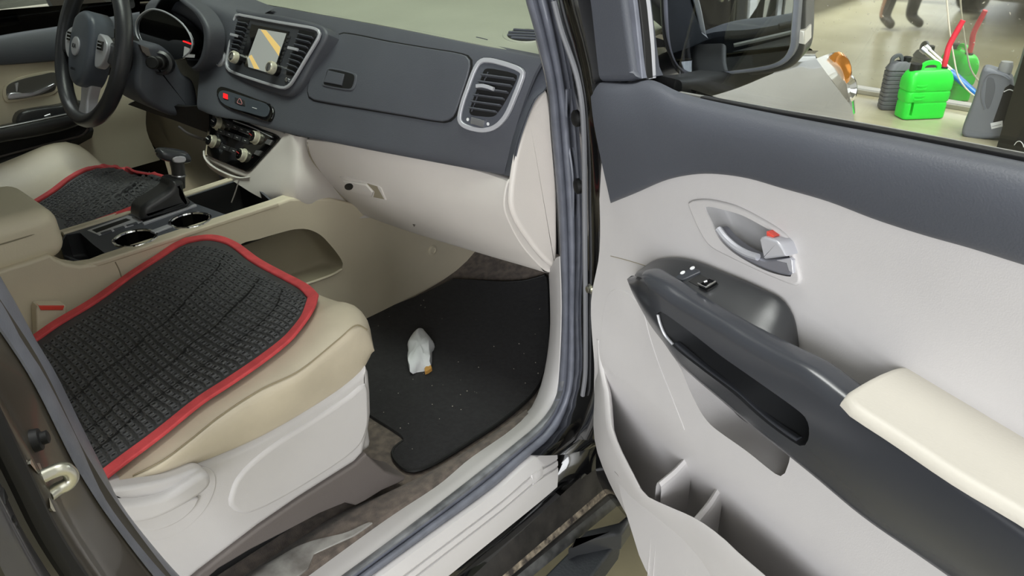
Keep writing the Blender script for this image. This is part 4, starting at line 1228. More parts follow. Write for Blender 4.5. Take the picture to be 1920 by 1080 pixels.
# lower glove box
gtop = np.vstack([onz([(575, 258), (700, 283), (800, 302), (900, 321), (950, 332)], .956) + np.array([0, .006, 0])])
gright = onx([(952, 340, .665), (948, 396, .672), (963, 433, .68), (994, 477, .69), (1026, 512, .70)])
glow = ony([(690, 406, .985), (720, 417, 1.0), (765, 432, 1.01), (815, 448, 1.02), (890, 471, 1.03), (953, 490, 1.03)])
glow = np.vstack([glow, gright[-1]])
gl_left = ony([(575, 262, .86), (582, 294, .875), (607, 329, .90), (653, 379, .95), (690, 406, .985)])
gt, gb = cat(gtop, 40), cat(glow, 40)
rows = []
for k, t in enumerate(np.linspace(0, 1, 7)):
    r = gt * (1 - t) + gb * t + np.array([0, -.045 * math.sin(math.pi * t) ** .9, -.006 * math.sin(math.pi * t)])
    # follow traced side edges
    L, R_ = cat(gl_left, 50)[int(t * 49)], cat(gright, 50)[int(t * 49)]
    wl = np.clip(1 - np.linspace(0, 1, 40) * 3.0, 0, 1)[:, None] ** 2
    wr = np.clip(1 - np.linspace(1, 0, 40) * 3.0, 0, 1)[:, None] ** 2
    rows.append(r + (L - r[0]) * wl + (R_ - r[-1]) * wr)
glove = loft('glovebox_lid', [rows[0] + np.array([0, .02, 0])] + rows + [rows[-1] + np.array([0, .05, .015])], M['beige_dash'], dash, nu=40, nv=3, label='beige lower glovebox lid')
GLV = surf_of(rows, 40, 3)
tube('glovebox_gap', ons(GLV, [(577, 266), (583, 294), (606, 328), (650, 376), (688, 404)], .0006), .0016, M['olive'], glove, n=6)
pull = [(638, 331), (650, 330), (708, 346), (716, 352), (725, 374), (716, 374), (680, 366), (660, 358), (648, 345)]
plate('glovebox_latch', GLV, pull, M['beige_dash'], glove, h=.003, depth=.003, bevel=.002, sm=False)
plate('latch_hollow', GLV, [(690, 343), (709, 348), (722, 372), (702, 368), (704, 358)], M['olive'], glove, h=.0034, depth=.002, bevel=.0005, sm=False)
plate('latch_paddle', GLV, [(648, 335), (690, 343), (703, 357), (700, 366), (665, 357)], M['beige_dash'], glove, h=.008, depth=.003, bevel=.0025, sm=False)
p, nn_ = GLV.hit(659, 346)
plate('key_hole', GLV, ell((659, 346), 8, 6), M['black'], glove, h=.0084, depth=.001, bevel=.0002)
plate('lid_mark', GLV, [(774, 420), (779, 421), (777, 425)], M['rail'], glove, h=.001, depth=.001, bevel=.0002, sm=False)

# beige end panel beside the glove box
ep = [(1026, 170), (1014, 178), (989, 221), (970, 283), (961, 330), (957, 380), (963, 405), (975, 428), (1001, 465), (1020, 487), (1036, 500), (1044, 500), (1046, 420), (1044, 330), (1038, 240), (1030, 180)]
plate('dash_end_panel', Plane((.735, 1.0, .9), (1, -.22, .10)), ep, M['beige_dash'], dash, h=.0, depth=.006, bevel=.008, seg=4, n=72, label='beige end panel of the dashboard')
ep2 = [(1040, 505), (1030, 512), (1005, 492), (975, 455), (950, 405), (946, 380), (952, 345), (960, 335), (957, 380), (963, 405), (975, 428), (1001, 465), (1020, 487), (1040, 500)]
plate('end_panel_rim', Plane((.712, 1.0, .9), (1, -.25, .06)), ep2, M['beige_dash'], dash, h=-.002, depth=.006, bevel=.003, n=72, fan=False)
# filler behind lower dash so that nothing shows through
loft('under_dash', [np.array([(-.78, 1.02, .95), (0, 1.0, .95), (.70, 1.03, .95)]), np.array([(-.78, 1.12, .74), (0, 1.1, .74), (.70, 1.12, .74)]), np.array([(-.78, 1.46, .74), (0, 1.46, .74), (.70, 1.46, .74)])], M['black'], dash, nu=16, nv=3)

# --- instrument binnacle
BIN = PYZ((.845, 1.03), (.875, 1.17))
hoodp = [(292, 22), (300, 6), (312, -8), (337, -12), (358, 3), (377, 18), (389, 34), (397, 52), (399, 76), (394, 106), (384, 126), (372, 134), (363, 126), (357, 113), (344, 108), (326, 108), (300, 104), (276, 88), (266, 62), (266, 44), (275, 29)]
bn = plate('binnacle', BIN, hoodp, M['dash'], dash, h=.012, depth=.03, bevel=.008, seg=4, n=84, fan=False, label='instrument binnacle')
hin_ = [( (u - 335) * .90 + 334, (v - 62) * .90 + 62) for u, v in hoodp]
qb, nb = cut_px(bn, BIN, hin_, .08, .06, n=84)
bowl('binnacle_lining', qb + nb * .010, nb, .055, M['black'], bn, taper=.06, floor_r=.4)
lens = [(268, 55), (268, 44), (276, 30), (292, 20), (306, 19), (325, 25), (350, 41), (366, 60), (374, 81), (371, 95), (356, 109), (330, 112), (300, 104), (276, 82)]
ln_ = plate('gauge_lens', BIN, lens, M['gloss'], dash, h=.014, depth=.01, bevel=.002, n=60, fan=False)
LN = cat(lens, 60, True)
tube('gauge_ring', ons(BIN, [(276, 82), (268, 62), (268, 44), (276, 30), (292, 20), (306, 19), (325, 25), (350, 41), (366, 60), (374, 81), (371, 95), (357, 108)], .017), .0022, M['silverp'], ln_, n=8, res=60)
tube('gauge_needle', ons(BIN, [(356, 78), (370, 83)], .016), .0016, M['red_led'], ln_, n=6)
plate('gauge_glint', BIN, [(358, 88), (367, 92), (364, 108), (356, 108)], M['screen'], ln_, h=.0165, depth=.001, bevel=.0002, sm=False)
loft('cluster_cowl', [np.array([(-.66, 1.0, 1.165), (-.38, 1.0, 1.20), (-.12, 1.0, 1.175)]), np.array([(-.66, .93, 1.14), (-.38, .90, 1.175), (-.14, .93, 1.14)]), np.array([(-.70, .92, 1.02), (-.4, .90, 1.0), (-.14, .86, 1.0)]), np.array([(-.72, .95, .93), (-.4, .90, .93), (-.14, .86, .955)])], M['dash'], dash, nu=20, nv=4)
# steering column shroud, ignition and key
colm = [(258, 80), (275, 82), (300, 84), (322, 100), (334, 118), (345, 140), (362, 150), (371, 178), (371, 206), (350, 216), (325, 218), (296, 206), (270, 190), (256, 165), (258, 120)]
cs = plate('column_shroud', PX(-.315), colm, M['vinyl'], dash, h=0, depth=.14, bevel=.014, seg=4, n=64, label='charcoal steering column shroud')
ig = PX(-.315).hit(301, 118)[0]
ax_ = nrm([.75, -.62, .22])
lathe('ignition_ring', ig - ax_ * .01, ax_, [(.028, -.01), (.028, .014), (.022, .018), (.02, .008)], M['satin'], cs, 26)
kf = lathe('ignition_key', ig, ax_, [(.016, 0), (.015, .02), (.012, .022), (.012, .05), (.0145, .052), (.0145, .062), (.012, .064)], M['black'], cs, 20)
plate('column_seam', PX(-.31), [(262, 84), (278, 90), (283, 106), (275, 105), (266, 96)], M['rail'], cs, h=.002, depth=.01, bevel=.001, sm=False)
# dark panel under the column and the driver's knee panel
loft('column_lower', [onx([(262, 186, -.42), (300, 196, -.36), (345, 200, -.28), (378, 200, -.20), (392, 214, -.18)]), onx([(240, 196, -.46), (290, 214, -.40), (325, 225, -.34), (365, 240, -.26), (392, 250, -.20)])], M['black'], dash, nu=20, nv=2, thick=.01)
kd = [ony([(180, 175, .93), (250, 190, .93), (320, 215, .92), (385, 242, .90), (400, 262, .88)]), ony([(190, 235, .96), (260, 250, .96), (330, 275, .95), (385, 300, .92), (410, 330, .90)]), ony([(170, 330, 1.10), (260, 330, 1.10), (330, 340, 1.08), (385, 350, 1.02), (430, 365, .98)]), ony([(150, 400, 1.25), (260, 400, 1.25), (350, 400, 1.2), (430, 400, 1.1)])]
loft('driver_knee_panel', kd, mat('knee_beige_shaded', (128, 120, 106), .6, grain=.2), dash, nu=20, nv=4, label='beige knee panel below the steering column, shade put into its colour')  # beige panel, its shadow painted in as a darker tone
kd2 = ony([(335, 240, .88), (352, 250, .875), (385, 252, .86), (392, 300, .86), (380, 262, .865)])
loft('stack_cheek', [np.array([STK.hit(392, 218)[0], STK.hit(388, 262)[0], STK.hit(384, 292)[0]]), np.array([STK.hit(372, 222)[0], STK.hit(376, 262)[0], STK.hit(384, 292)[0]]) + np.array([0, .04, 0]), np.array([STK.hit(366, 240)[0], STK.hit(362, 275)[0], STK.hit(372, 320)[0]]) + np.array([0, .12, 0])], M['beige_con'], dash, nu=12, nv=3)
tube('console_edge_trim', ony([(336, 238, .87), (352, 250, .87), (372, 258, .87), (384, 262, .87)], None), .004, M['rail'], dash, n=8)

# ================================================================== STEERING WHEEL
W0 = np.array([-.390, .672, 1.102])
wt = math.radians(22)
wup = np.array([0, math.sin(wt), math.cos(wt)])
wsd = np.array([1.0, 0, 0])
wnn = np.array([0, -math.cos(wt), math.sin(wt)])
def wp(a, b, c=0): return W0 + wsd * a + wup * b + wnn * c
sw = thing('steering_wheel', tuple(W0), 'black leather steering wheel with silver buttons and oval badge', 'steering wheel')
ring = [wp(.166 * math.cos(t), .166 * math.sin(t)) for t in np.linspace(0, 2*math.pi, 72, endpoint=False)]
grip = mat('wheel_leather', (52, 53, 57), .34, var=.06, grain=.2, gscale=600)
sweep('rim', ring, circ(.0165, 14, .0185), grip, sw, up=wnn, closed=True)
HUB = Plane(wp(0, 0, .012), wnn)
hubm = mat('hub_leather', (84, 90, 100), .38, var=.04, grain=.2, gscale=600)
hub = plate('airbag_pad', Plane(wp(0, 0, .008), wnn), np.array([wp(a, b, .008) for a, b in ((-.048, .058), (-.025, .074), (0, .079), (.025, .074), (.048, .058), (.060, .0), (.052, -.05), (.03, -.082), (0, -.092), (-.03, -.082), (-.052, -.05), (-.060, 0))]), hubm, sw, h=.022, depth=.03, bevel=.014, seg=4, n=48, dome=.004, label='grey airbag pad')
bd = lathe('badge', wp(0, -.004, .033), wnn, [(.021, 0), (.021, .003), (.018, .0045)], M['silverp'], hub, 26)
text('badge_text', 'KIA', wp(0, -.004, .0382), wsd, wup, .014, M['black'], bd)
text('airbag_text', 'AIRBAG', wp(0, -.055, .0345), wsd, wup, .008, M['black'], hub)
for s_ in (-1, 1):
    pts = np.array([wp(s_ * a, b, -.004) for a, b in ((.05, .032), (.10, .026), (.155, .018), (.162, -.006), (.155, -.03), (.10, -.022), (.05, -.03))])
    plate('spoke', Plane(wp(0, 0, -.004), wnn), pts, grip, sw, h=.012, depth=.018, bevel=.008, sm=True, n=40)
    bpts = np.array([wp(s_ * a, b, .01) for a, b in ((.066, .034), (.10, .030), (.118, .014), (.112, -.016), (.09, -.036), (.066, -.034))])
    bpn = plate('spoke_buttons', Plane(wp(0, 0, .01), wnn), bpts, M['silverp'], sw, h=.006, depth=.01, bevel=.003, n=36, label='silver button cluster')
    for a, b in ((.088, .012),):
        plate('button', Plane(wp(0, 0, .016), wnn), np.array([wp(s_ * (a + da), b + db, .016) for da, db in ((-.014, -.010), (.014, -.010), (.014, .010), (-.014, .010))]), M['gloss'], bpn, h=.003, depth=.002, bevel=.001, sm=False)
        for db in (-.004, .004):
            tube('button_icon', [wp(s_ * a - .008, b + db, .0195), wp(s_ * a + .008, b + db, .0195)], .0012, M['silverp'], bpn, n=5)
pts = np.array([wp(a, b, -.004) for a, b in ((-.028, -.06), (.028, -.06), (.020, -.12), (.022, -.162), (-.022, -.162), (-.020, -.12))])
plate('lower_spoke', Plane(wp(0, 0, -.004), wnn), pts, M['silverp'], sw, h=.008, depth=.016, bevel=.006, n=40)
lathe('column_boss', wp(0, 0, -.09), wnn, [(.05, 0), (.055, .06), (.045, .09)], M['black'], sw, 24)

# ================================================================== DRIVER DOOR
dd = thing('car_door', (-.84, .45, 0.0), 'closed driver door beyond the steering wheel, in shade', 'car door', 'front doors of the minivan')
shade_beige = M['beige_con']
U = [onx([(-120, 86), (-20, 70), (37, 60), (110, 49), (205, 32), (262, 22)], -.80), onx([(-120, 90), (-20, 74), (37, 64), (110, 53), (205, 36), (262, 26)], -.77), onx([(-120, 110), (-20, 97), (50, 88), (110, 80), (205, 66), (270, 60)], -.75), onx([(-120, 132), (-20, 122), (50, 117), (110, 112), (205, 102), (275, 92)], -.75), onx([(-120, 134), (-20, 124), (50, 119), (110, 114), (205, 104), (275, 94)], -.77)]
loft('upper_door_panel', U, M['vinyl'], dd, nu=24, nv=3)
Lr = [onx([(-120, 126), (-20, 117), (50, 112), (110, 108), (205, 98), (275, 88)], -.765), onx([(-120, 200), (-20, 180), (50, 172), (110, 162), (205, 150), (275, 140)], -.76), onx([(-120, 270), (-20, 250), (50, 236), (110, 225), (205, 205), (275, 190)], -.755), onx([(-120, 345), (-20, 315), (50, 300), (110, 290), (205, 262), (275, 245)], -.77), onx([(-120, 440), (-20, 400), (50, 380), (140, 350), (230, 320), (300, 300)], -.78)]
dpan = loft('door_panel', Lr, shade_beige, dd, nu=24, nv=4, thick=.01)
DPN = surf_of(Lr, 24, 4)
plate('handle_bezel', DPN, [(4, 179), (7, 162), (25, 149), (62, 138), (100, 133), (112, 140), (110, 165), (100, 177), (50, 187), (12, 192)], shade_beige, dd, h=.004, depth=.004, bevel=.002)
plate('handle_recess', DPN, [(12, 184), (12, 162), (31, 151), (75, 140), (104, 137), (104, 165), (96, 172), (50, 183), (14, 187)], mat('dark_recess', (92, 90, 86), .5), dd, h=.005, depth=.002, bevel=.001)
plate('handle_lever', DPN, [(13, 175), (32, 172), (42, 175), (60, 172), (80, 164), (99, 155), (100, 160), (84, 171), (60, 180), (30, 184), (13, 185)], M['silver'], dd, h=.014, depth=.006, bevel=.003)
plate('lock_knob', DPN, [(26, 157), (32, 154), (30, 171), (28, 171)], M['silverp'], dd, h=.014, depth=.006, bevel=.002, sm=False)
sp = plate('switch_panel', DPN, [(24, 232), (25, 216), (34, 207), (105, 195), (150, 188), (155, 210), (110, 218), (60, 228)], M['satin'], dd, h=.035, depth=.035, bevel=.008)
plate('window_switch', DPN, [(73, 214), (84, 210), (86, 213), (76, 217)], M['chrome'], sp, h=.04, depth=.004, bevel=.001, sm=False)
ba = cat(onx([(-120, 262), (0, 240), (60, 228), (112, 217), (170, 205)], -.70), 24)
bb = cat(onx([(-120, 300), (0, 268), (60, 258), (120, 245), (170, 226)], -.705), 24)
loft('armrest_bar', [ba + np.array([-.05, 0, -.005]), ba, ba * .5 + bb * .5 + np.array([.01, 0, 0]), bb, bb + np.array([-.05, 0, 0])], M['satin'], dd, nu=24, nv=3, label='black armrest bar')
tube('armrest_trim', ba + np.array([.002, 0, .001]), .0022, M['silver'], dd, n=6, res=30)
bc = cat(onx([(-120, 345), (0, 300), (60, 282), (120, 262), (172, 236)], -.74), 24)
loft('door_bin', [bb + np.array([-.03, 0, 0]), bc, bc + np.array([.005, 0, -.012]), bc + np.array([-.04, 0, -.05])], M['black'], dd, nu=24, nv=3)
tube('bin_trim', onx([(-60, 312), (0, 294), (85, 271), (150, 255), (159, 249), (165, 241)], -.735), .003, M['rail'], dd, n=6, res=30)
loft('door_skin', [np.array([(-.86, -.02, 1.15), (-.86, .5, 1.15), (-.86, 1.0, 1.13)]), np.array([(-.98, -.02, .9), (-.98, .5, .9), (-.97, 1.0, .9)]), np.array([(-.94, -.02, .4), (-.94, .5, .4), (-.94, 1.0, .4)])], M['paint'], dd, nu=12, nv=4)
loft('window_glass', [np.array([(-.70, .02, 1.64), (-.69, .62, 1.62), (-.76, 1.05, 1.36)]), np.array([(-.82, .02, 1.14), (-.82, .7, 1.13), (-.80, 1.3, 1.14)])], glass_mat('door_glass', (.7, .74, .7)), dd, nu=12, nv=3)
# its mirror, seen through the window
DM = Plane((-1.06, .98, 1.15), (.35, -1, .1))
dmh = plate('mirror_housing', DM, [(74, -60), (76, -6), (84, 14), (98, 24), (122, 28), (170, 28), (206, 26), (222, 16), (228, -10), (226, -60)], M['satin'], dd, h=-.01, depth=.06, bevel=.012, n=48, label='driver side mirror housing')
plate('mirror_glass', DM, [(88, -60), (90, -4), (98, 12), (112, 19), (140, 22), (200, 21), (212, 12), (216, -10), (214, -60)], mat('dark_mirror_glass', (120, 116, 112), .05, metal=1.0), dmh, h=-.008, depth=.004, bevel=.001, n=48, fan=False)
sweep('mirror_arm', cat(np.array([(-.86, .95, 1.13), (-.95, .98, 1.12), (-1.05, 1.0, 1.13)]), 8), rrect(.03, .02, .01), M['satin'], dd, up=(0, 0, 1))
# ================================================================== CENTRE CONSOLE
con = thing('center_console', (.06, .6, .465), 'beige and charcoal centre console with cup holders and gear lever', 'console')
CX = PX(.166)
cside = [(-220, 590), (0, 508), (60, 490), (93, 478), (105, 486), (125, 495), (150, 499), (180, 495), (205, 485), (300, 454), (400, 421), (519, 382), (545, 372), (620, 372), (720, 395), (830, 440), (900, 468), (885, 490), (868, 508), (850, 528), (790, 557), (735, 579), (683, 602), (560, 680), (300, 800), (-220, 960)]
cs_ = plate('console_side', CX, cside, M['beige_con'], con, h=0, depth=.03, bevel=.006, sm=False, fan=False, label='beige console side panel')
pock = [(447, 463), (490, 447), (527, 436), (552, 430), (577, 430), (600, 440), (620, 460), (637, 482), (643, 495), (640, 505), (622, 515), (590, 527), (565, 535), (515, 540), (447, 530)]
qp, np_ = cut_px(cs_, CX, pock, .02, .06, n=60)
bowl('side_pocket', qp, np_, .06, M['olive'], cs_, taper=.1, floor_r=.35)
tube('pocket_rim', ons(CX, [(640, 505), (622, 515), (590, 527), (565, 535)], .001), .003, M['beige_con'], cs_, n=8)
p, n_ = CX.hit(811, 469)
lathe('trim_clip', p, n_, [(.014, -.002), (.014, .002), (.009, .0035), (.0075, .0015), (.004, .0015)], M['beige_con'], cs_, 20)
tube('panel_seam', ons(CX, [(216, 491), (223, 505), (229, 524)], .0003), .0011, M['olive'], cs_, n=6)
# top plate
CT = PZ(.835)
ctop = [(205, 485), (300, 454), (400, 421), (519, 382), (470, 340), (445, 336), (347, 369), (242, 402), (146, 430), (120, 440), (112, 458), (120, 480), (150, 492), (180, 492)]
ct = plate('console_top', CT, ctop, M['vinyl'], con, h=.001, depth=.02, bevel=.003, sm=False, fan=False, label='charcoal console top')
# left wall
loft('console_left', [onz([(90, 448), (242, 401), (347, 368), (450, 334)], .835) + np.array([-.012, 0, 0]), onz([(90, 448), (242, 401), (347, 368), (450, 334)], .835) + np.array([-.02, 0, -.03]), onz([(90, 448), (242, 401), (347, 368), (450, 334)], .835) + np.array([-.03, 0, -.36])], M['beige_con'], con, nu=12, nv=2, thick=.008)
sweep('console_left_trim', onz([(120, 440), (242, 402), (347, 369), (446, 336)], .836) + np.array([-.006, 0, 0]), rrect(.006, .004, .002), M['beige_con'], con, up=(0, 0, 1))
sweep('console_right_trim', cat(onz([(150, 497), (182, 492), (207, 484), (300, 453.5), (400, 420.5), (519, 381.5)], .835), 30) + np.array([.0, 0, -.001]), rrect(.007, .005, .003), M['beige_con'], con, up=(0, 0, 1))
# cup holders
cupm = mat('cup_black', (14, 14, 15), .15, coat=.5)
for (u, v) in ((254, 448), (357, 414.5)):
    c = CT.hit(u, v)[0]
    r = .0385
    circ3 = np.array([c + np.array([math.cos(t) * r, math.sin(t) * r, 0]) for t in np.linspace(0, 2*math.pi, 40, endpoint=False)])
    cut(ct, *prism(circ3 + np.array([0, 0, .02]), np.array([0, 0, -.06])))
    bowl('cup_holder', circ3, UP, .07, cupm, ct, taper=.1, floor_r=.3)
    sweep('cup_ring', circ3 + np.array([0, 0, .001]), circ(.0035, 8), M['chrome'], ct, up=(0, 0, 1), closed=True)
sweep('cup_bridge', onz([(286, 436), (318, 424)], .838), rrect(.008, .002, .001), M['silverp'], ct, up=(0, 0, 1))
# front bin and rear tray
fb = [(349, 371), (444, 340), (472, 346), (512, 382), (440, 406), (420, 402), (365, 382)]
qf, nf = cut_px(ct, CT, fb, .02, .05, n=None, sm=False)
bowl('front_bin', polyres(qf, 40, True), nf, .075, M['black'], ct, taper=.03, floor_r=.3)
tb = [(124, 441), (150, 437), (176, 460), (206, 482), (200, 488), (172, 491), (150, 489), (118, 478), (114, 460)]
qt, nt_ = cut_px(ct, CT, tb, .02, .05, sm=False)
bowl('rear_tray', polyres(qt, 40, True), nt_, .05, M['satin'], ct, taper=.03, floor_r=.3)
tube('bin_trim', onx([(448, 338, .02), (442, 358, .03), (434, 380, .04)]), .0015, M['rail'], con, n=6)
for k in range(3):
    u = 466 + 11 * k
    plate('port', PY(.80), [(u - 4, 366 + 2 * k), (u + 4, 369 + 2 * k), (u + 4, 376 + 2 * k), (u - 4, 373 + 2 * k)], M['rail'], con, h=.0, depth=.002, bevel=.0005, sm=False)
# gear gate
gate = plate('gear_gate', CT, [(164, 434), (240, 406), (262, 411), (268, 417), (250, 424), (186, 443)], M['silverp'], con, h=.003, depth=.004, bevel=.001, sm=False, label='silver gear gate')
plate('gate_slot', CT, [(173, 434), (237, 412), (246, 415), (182, 439)], M['black'], gate, h=.0034, depth=.001, bevel=.0002, sm=False)
for k in range(3):
    t = k / 3
    plate('gate_mark', CT, [(189 + 24 * k, 439.5 - 7.4 * k), (208 + 24 * k, 433.5 - 7.4 * k), (211 + 24 * k, 436 - 7.4 * k), (191 + 24 * k, 442 - 7.4 * k)], M['vinyl'], gate, h=.0036, depth=.001, bevel=.0002, sm=False)
sweep('console_trim_strip', onz([(268, 420), (367, 385)], .838), rrect(.004, .0025, .001), M['silverp'], con, up=(0, 0, 1))
# gear lever
GX = PX(.055)
boot = [(268, 414), (266, 398), (272, 387), (298, 370), (320, 354), (325, 340), (346, 340), (349, 364), (362, 381), (352, 390), (300, 408)]
bt = plate('gear_boot', GX, boot, M['satin'], con, h=0, depth=.05, bevel=.014, seg=4, n=50, fan=False, label='dark gear lever boot')
kp = onx([(336, 352), (335, 334), (334, 318), (331, 300), (330, 292)], .03)
sweep('gear_shaft', cat(kp, 14), circ(.0125, 14), M['satin'], con, scale=np.linspace(.95, 1.15, 14))
lathe('shaft_ring', cat(kp, 14)[5], kp[2] - kp[1], [(.0135, -.002), (.0145, 0), (.0135, .002)], M['silver'], con, 18)
kc = onx([(326, 295)], .03)[0]
kax = nrm(onx([(300, 292), (352, 298)], .03)[1] - onx([(300, 292), (352, 298)], .03)[0])
kn_rows = []
for t, r in ((-1, .003), (-.96, .010), (-.8, .0155), (-.3, .0185), (.3, .0185), (.8, .0155), (.97, .009), (1, .003)):
    c = kc + kax * t * .034 + np.array([0, 0, .004])
    s2 = nrm(np.cross(kax, [0, 0, 1]))
    kn_rows.append(np.array([c + s2 * math.cos(a) * r * 1.15 + np.array([0, 0, 1]) * math.sin(a) * r * .8 for a in np.linspace(0, 2*math.pi, 20, endpoint=False)]))
kn = loft('gear_knob', kn_rows, M['satin2'], con, nu=20, nv=2, cu=True, label='dark gear knob with silver button')
plate('knob_button', PX(.052), [(324, 297), (330, 293), (347, 294), (350, 300), (346, 305), (328, 305)], M['silverp'], kn, h=0, depth=.012, bevel=.003, n=30)
# armrest box
arm = box('console_armrest', (.055, .155, .907), (.205, .41, .094), mat('cream_leather_lit', (228, 219, 196), .45, var=.03, grain=.2, gscale=300), con, bevel=.03, seg=6, label='cream padded console armrest')  # brighter copy of the cream leather, stands in for light it lacks
box('console_box', (.055, .13, .72), (.20, .36, .29), M['beige_con'], con, bevel=.02, seg=3)
tube('armrest_seam', [(.158, -.02, .918), (.158, .2, .918), (.157, .31, .918), (.148, .345, .918)], .0012, M['olive'], arm, n=6)

# ================================================================== SEATS
def sp_z(y): return .757 + (y - .2) * .17
seat = thing('car_seat', (.42, .35, .465), 'cream leather front passenger seat with plastic base and adjuster lever', 'car seat', 'front seats of the minivan')
ys = [-.02, .1, .25, .4, .52, .585]
def crow(x, dz, fy=0.0, drop=0.0, x2=None):
    r = [(x, y, sp_z(y) + dz) for y in ys]
    xx = x if x2 is None else x2
    r += [(xx, .622 + fy, sp_z(.6) + dz - .012 - drop * .2), (xx, .645 + fy, sp_z(.6) + dz - .045 - drop * .5), (xx, .65 + fy, sp_z(.6) + dz - .10 - drop)]
    return np.array(r)
stit = ons(Plane((0, .2, .768), (0, -.17, 1)), [(250, 892), (305, 864), (356, 826), (412, 781), (487, 732), (562, 695), (637, 635), (668, 610)])
stit = np.vstack([[stit[0] + np.array([0, -.18, -.02])], stit, [stit[-1] + np.array([-.004, .022, -.02])], [stit[-1] + np.array([-.004, .03, -.06])]])
seamp = onx([(205, 907, .675), (262, 901, .68), (337, 879, .682), (412, 852, .684), (487, 819, .684), (562, 777, .684), (637, 729, .682), (674, 698, .678), (686, 676, .67)])
seamp = np.vstack([[seamp[0] + np.array([0, -.14, .01])], seamp, [seamp[-1] + np.array([-.012, .012, .004])]])
cus_rows = [crow(.180, -.16), crow(.180, -.03), crow(.195, -.004), crow(.27, -.006), crow(.38, -.012), crow(.50, -.010), crow(.575, .0), crow(.62, .012, -.004), cat(stit, 40),
            cat(stit, 40) * .55 + cat(seamp, 40) * .45 + np.array([.010, 0, .004]), cat(seamp, 40) * .88 + cat(stit, 40) * .12 + np.array([.006, 0, 0]), cat(seamp, 40), cat(seamp, 40) + np.array([-.03, 0, -.01])]
cush = loft('seat_cushion', cus_rows, M['leather'], seat, nu=44, nv=4, label='cream leather seat cushion')
CUS = surf_of(cus_rows, 44, 4)
sd = cat(stit[1:-1], 90)
for off in (.0,):
    tube('stitch_seam', sd + np.array([.001, -.001, .0012]), .0011, mat('stitch_tan', (150, 138, 112), .7), cush, n=5, res=90)
# seat side shell
shell_o = [(190, 912), (225, 906), (262, 902), (337, 880), (412, 853), (487, 820), (562, 778), (637, 730), (676, 698), (690, 684), (697, 700), (700, 735), (701, 774), (697, 804), (686, 850), (667, 871), (562, 938), (487, 990), (375, 1076), (300, 1135), (170, 1100), (170, 960)]
sh_ = plate('seat_side_shell', PX(.69), shell_o, M['beige'], seat, h=0, depth=.05, bevel=.016, seg=4, sm=False, fan=False, label='beige plastic seat side cover')
plate('shell_relief', PX(.69), [(428, 948), (430, 925), (441, 897), (470, 864), (525, 822), (590, 782), (650, 742), (684, 718), (690, 760), (688, 800), (670, 838), (600, 890), (500, 948), (455, 963)], M['beige'], sh_, h=.005, depth=.003, bevel=.008, seg=5, n=60, fan=False)
plate('lever_dish', PX(.69), [(190, 925), (230, 905), (300, 890), (372, 874), (396, 880), (404, 900), (398, 928), (378, 962), (345, 992), (307, 1010), (270, 1012), (230, 995), (195, 960)], M['beige'], sh_, h=.0015, depth=.003, bevel=.001, n=60, fan=False)
plate('lever_hub', PX(.695), [(190, 930), (240, 935), (330, 945), (372, 930), (366, 950), (340, 975), (300, 993), (262, 994), (220, 975), (195, 950)], M['beige'], sh_, h=.002, depth=.008, bevel=.004, n=50, fan=False)
plate('seat_lever', PX(.72), [(195, 935), (222, 938), (262, 937), (310, 925), (345, 905), (372, 888), (386, 884), (393, 892), (393, 906), (376, 924), (340, 947), (300, 967), (262, 978), (228, 975), (195, 965)], M['beige'], seat, h=.006, depth=.025, bevel=.009, seg=4, n=60, fan=False, label='long beige seat adjuster lever')
plate('seat_lever_top', PX(.714), [(190, 916), (215, 916), (262, 910), (310, 900), (345, 889), (372, 880), (386, 884), (378, 898), (345, 916), (300, 936), (250, 950), (200, 950)], M['beige'], seat, h=.0, depth=.02, bevel=.006, seg=3, n=60, fan=False)
rc = [(375, 1076), (487, 990), (562, 938), (667, 871), (688, 852), (700, 862), (722, 882), (745, 891), (761, 894), (757, 903), (716, 921), (684, 941), (668, 949), (648, 944), (600, 964), (540, 996), (470, 1032), (410, 1068), (350, 1120), (300, 1150)]
plate('seat_rail_cover', PX(.695), rc, M['rail'], seat, h=0, depth=.06, bevel=.005, sm=False, fan=False, label='taupe seat rail cover')
box('seat_base', (.435, .32, .58), (.46, .46, .17), M['black'], seat, bevel=.02)
box('seat_front_valance', (.44, .575, .65), (.46, .03, .16), M['beige'], seat, bevel=.012, seg=3)
# backrest
def brow(z, y, w0, w1, f):
    return np.array([(.185 + w0, y - .03, z), (.19 + w0, y - .0 + f * .3, z), (.22, y + f, z), (.40, y - .02, z), (.58, y + f, z), (.66 + w1, y + f * .4, z), (.69 + w1, y - .05, z), (.66 + w1, y - .13, z), (.40, y - .15, z), (.21 + w0, y - .13, z), (.185 + w0, y - .08, z)])
bk = [brow(.70, .165, .02, -.02, .02), brow(.78, .165, 0, 0, .03), brow(.88, .125, 0, 0, .035), brow(1.05, .05, 0.01, -.01, .03), brow(1.25, -.04, .03, -.03, .02), brow(1.36, -.09, .07, -.07, .0), brow(1.39, -.11, .12, -.12, -.01)]
loft('backrest', bk, M['leather'], seat, nu=40, nv=4, cu=True, label='cream leather backrest bolster')
# buckle
BKP = PX(.196)
bk_ = plate('belt_buckle', BKP, [(68, 582), (70, 574), (74, 572), (121, 572), (124, 575), (125, 584), (123, 640), (116, 690), (76, 700), (70, 640)], M['beige_con'], seat, h=.0, depth=.022, bevel=.003, sm=False, fan=False, label='beige belt buckle with red button')
plate('buckle_button', PX(.1965), [(72, 573), (120, 573), (117, 581), (76, 581)], M['redplastic'], bk_, h=.002, depth=.01, bevel=.001, sm=False)

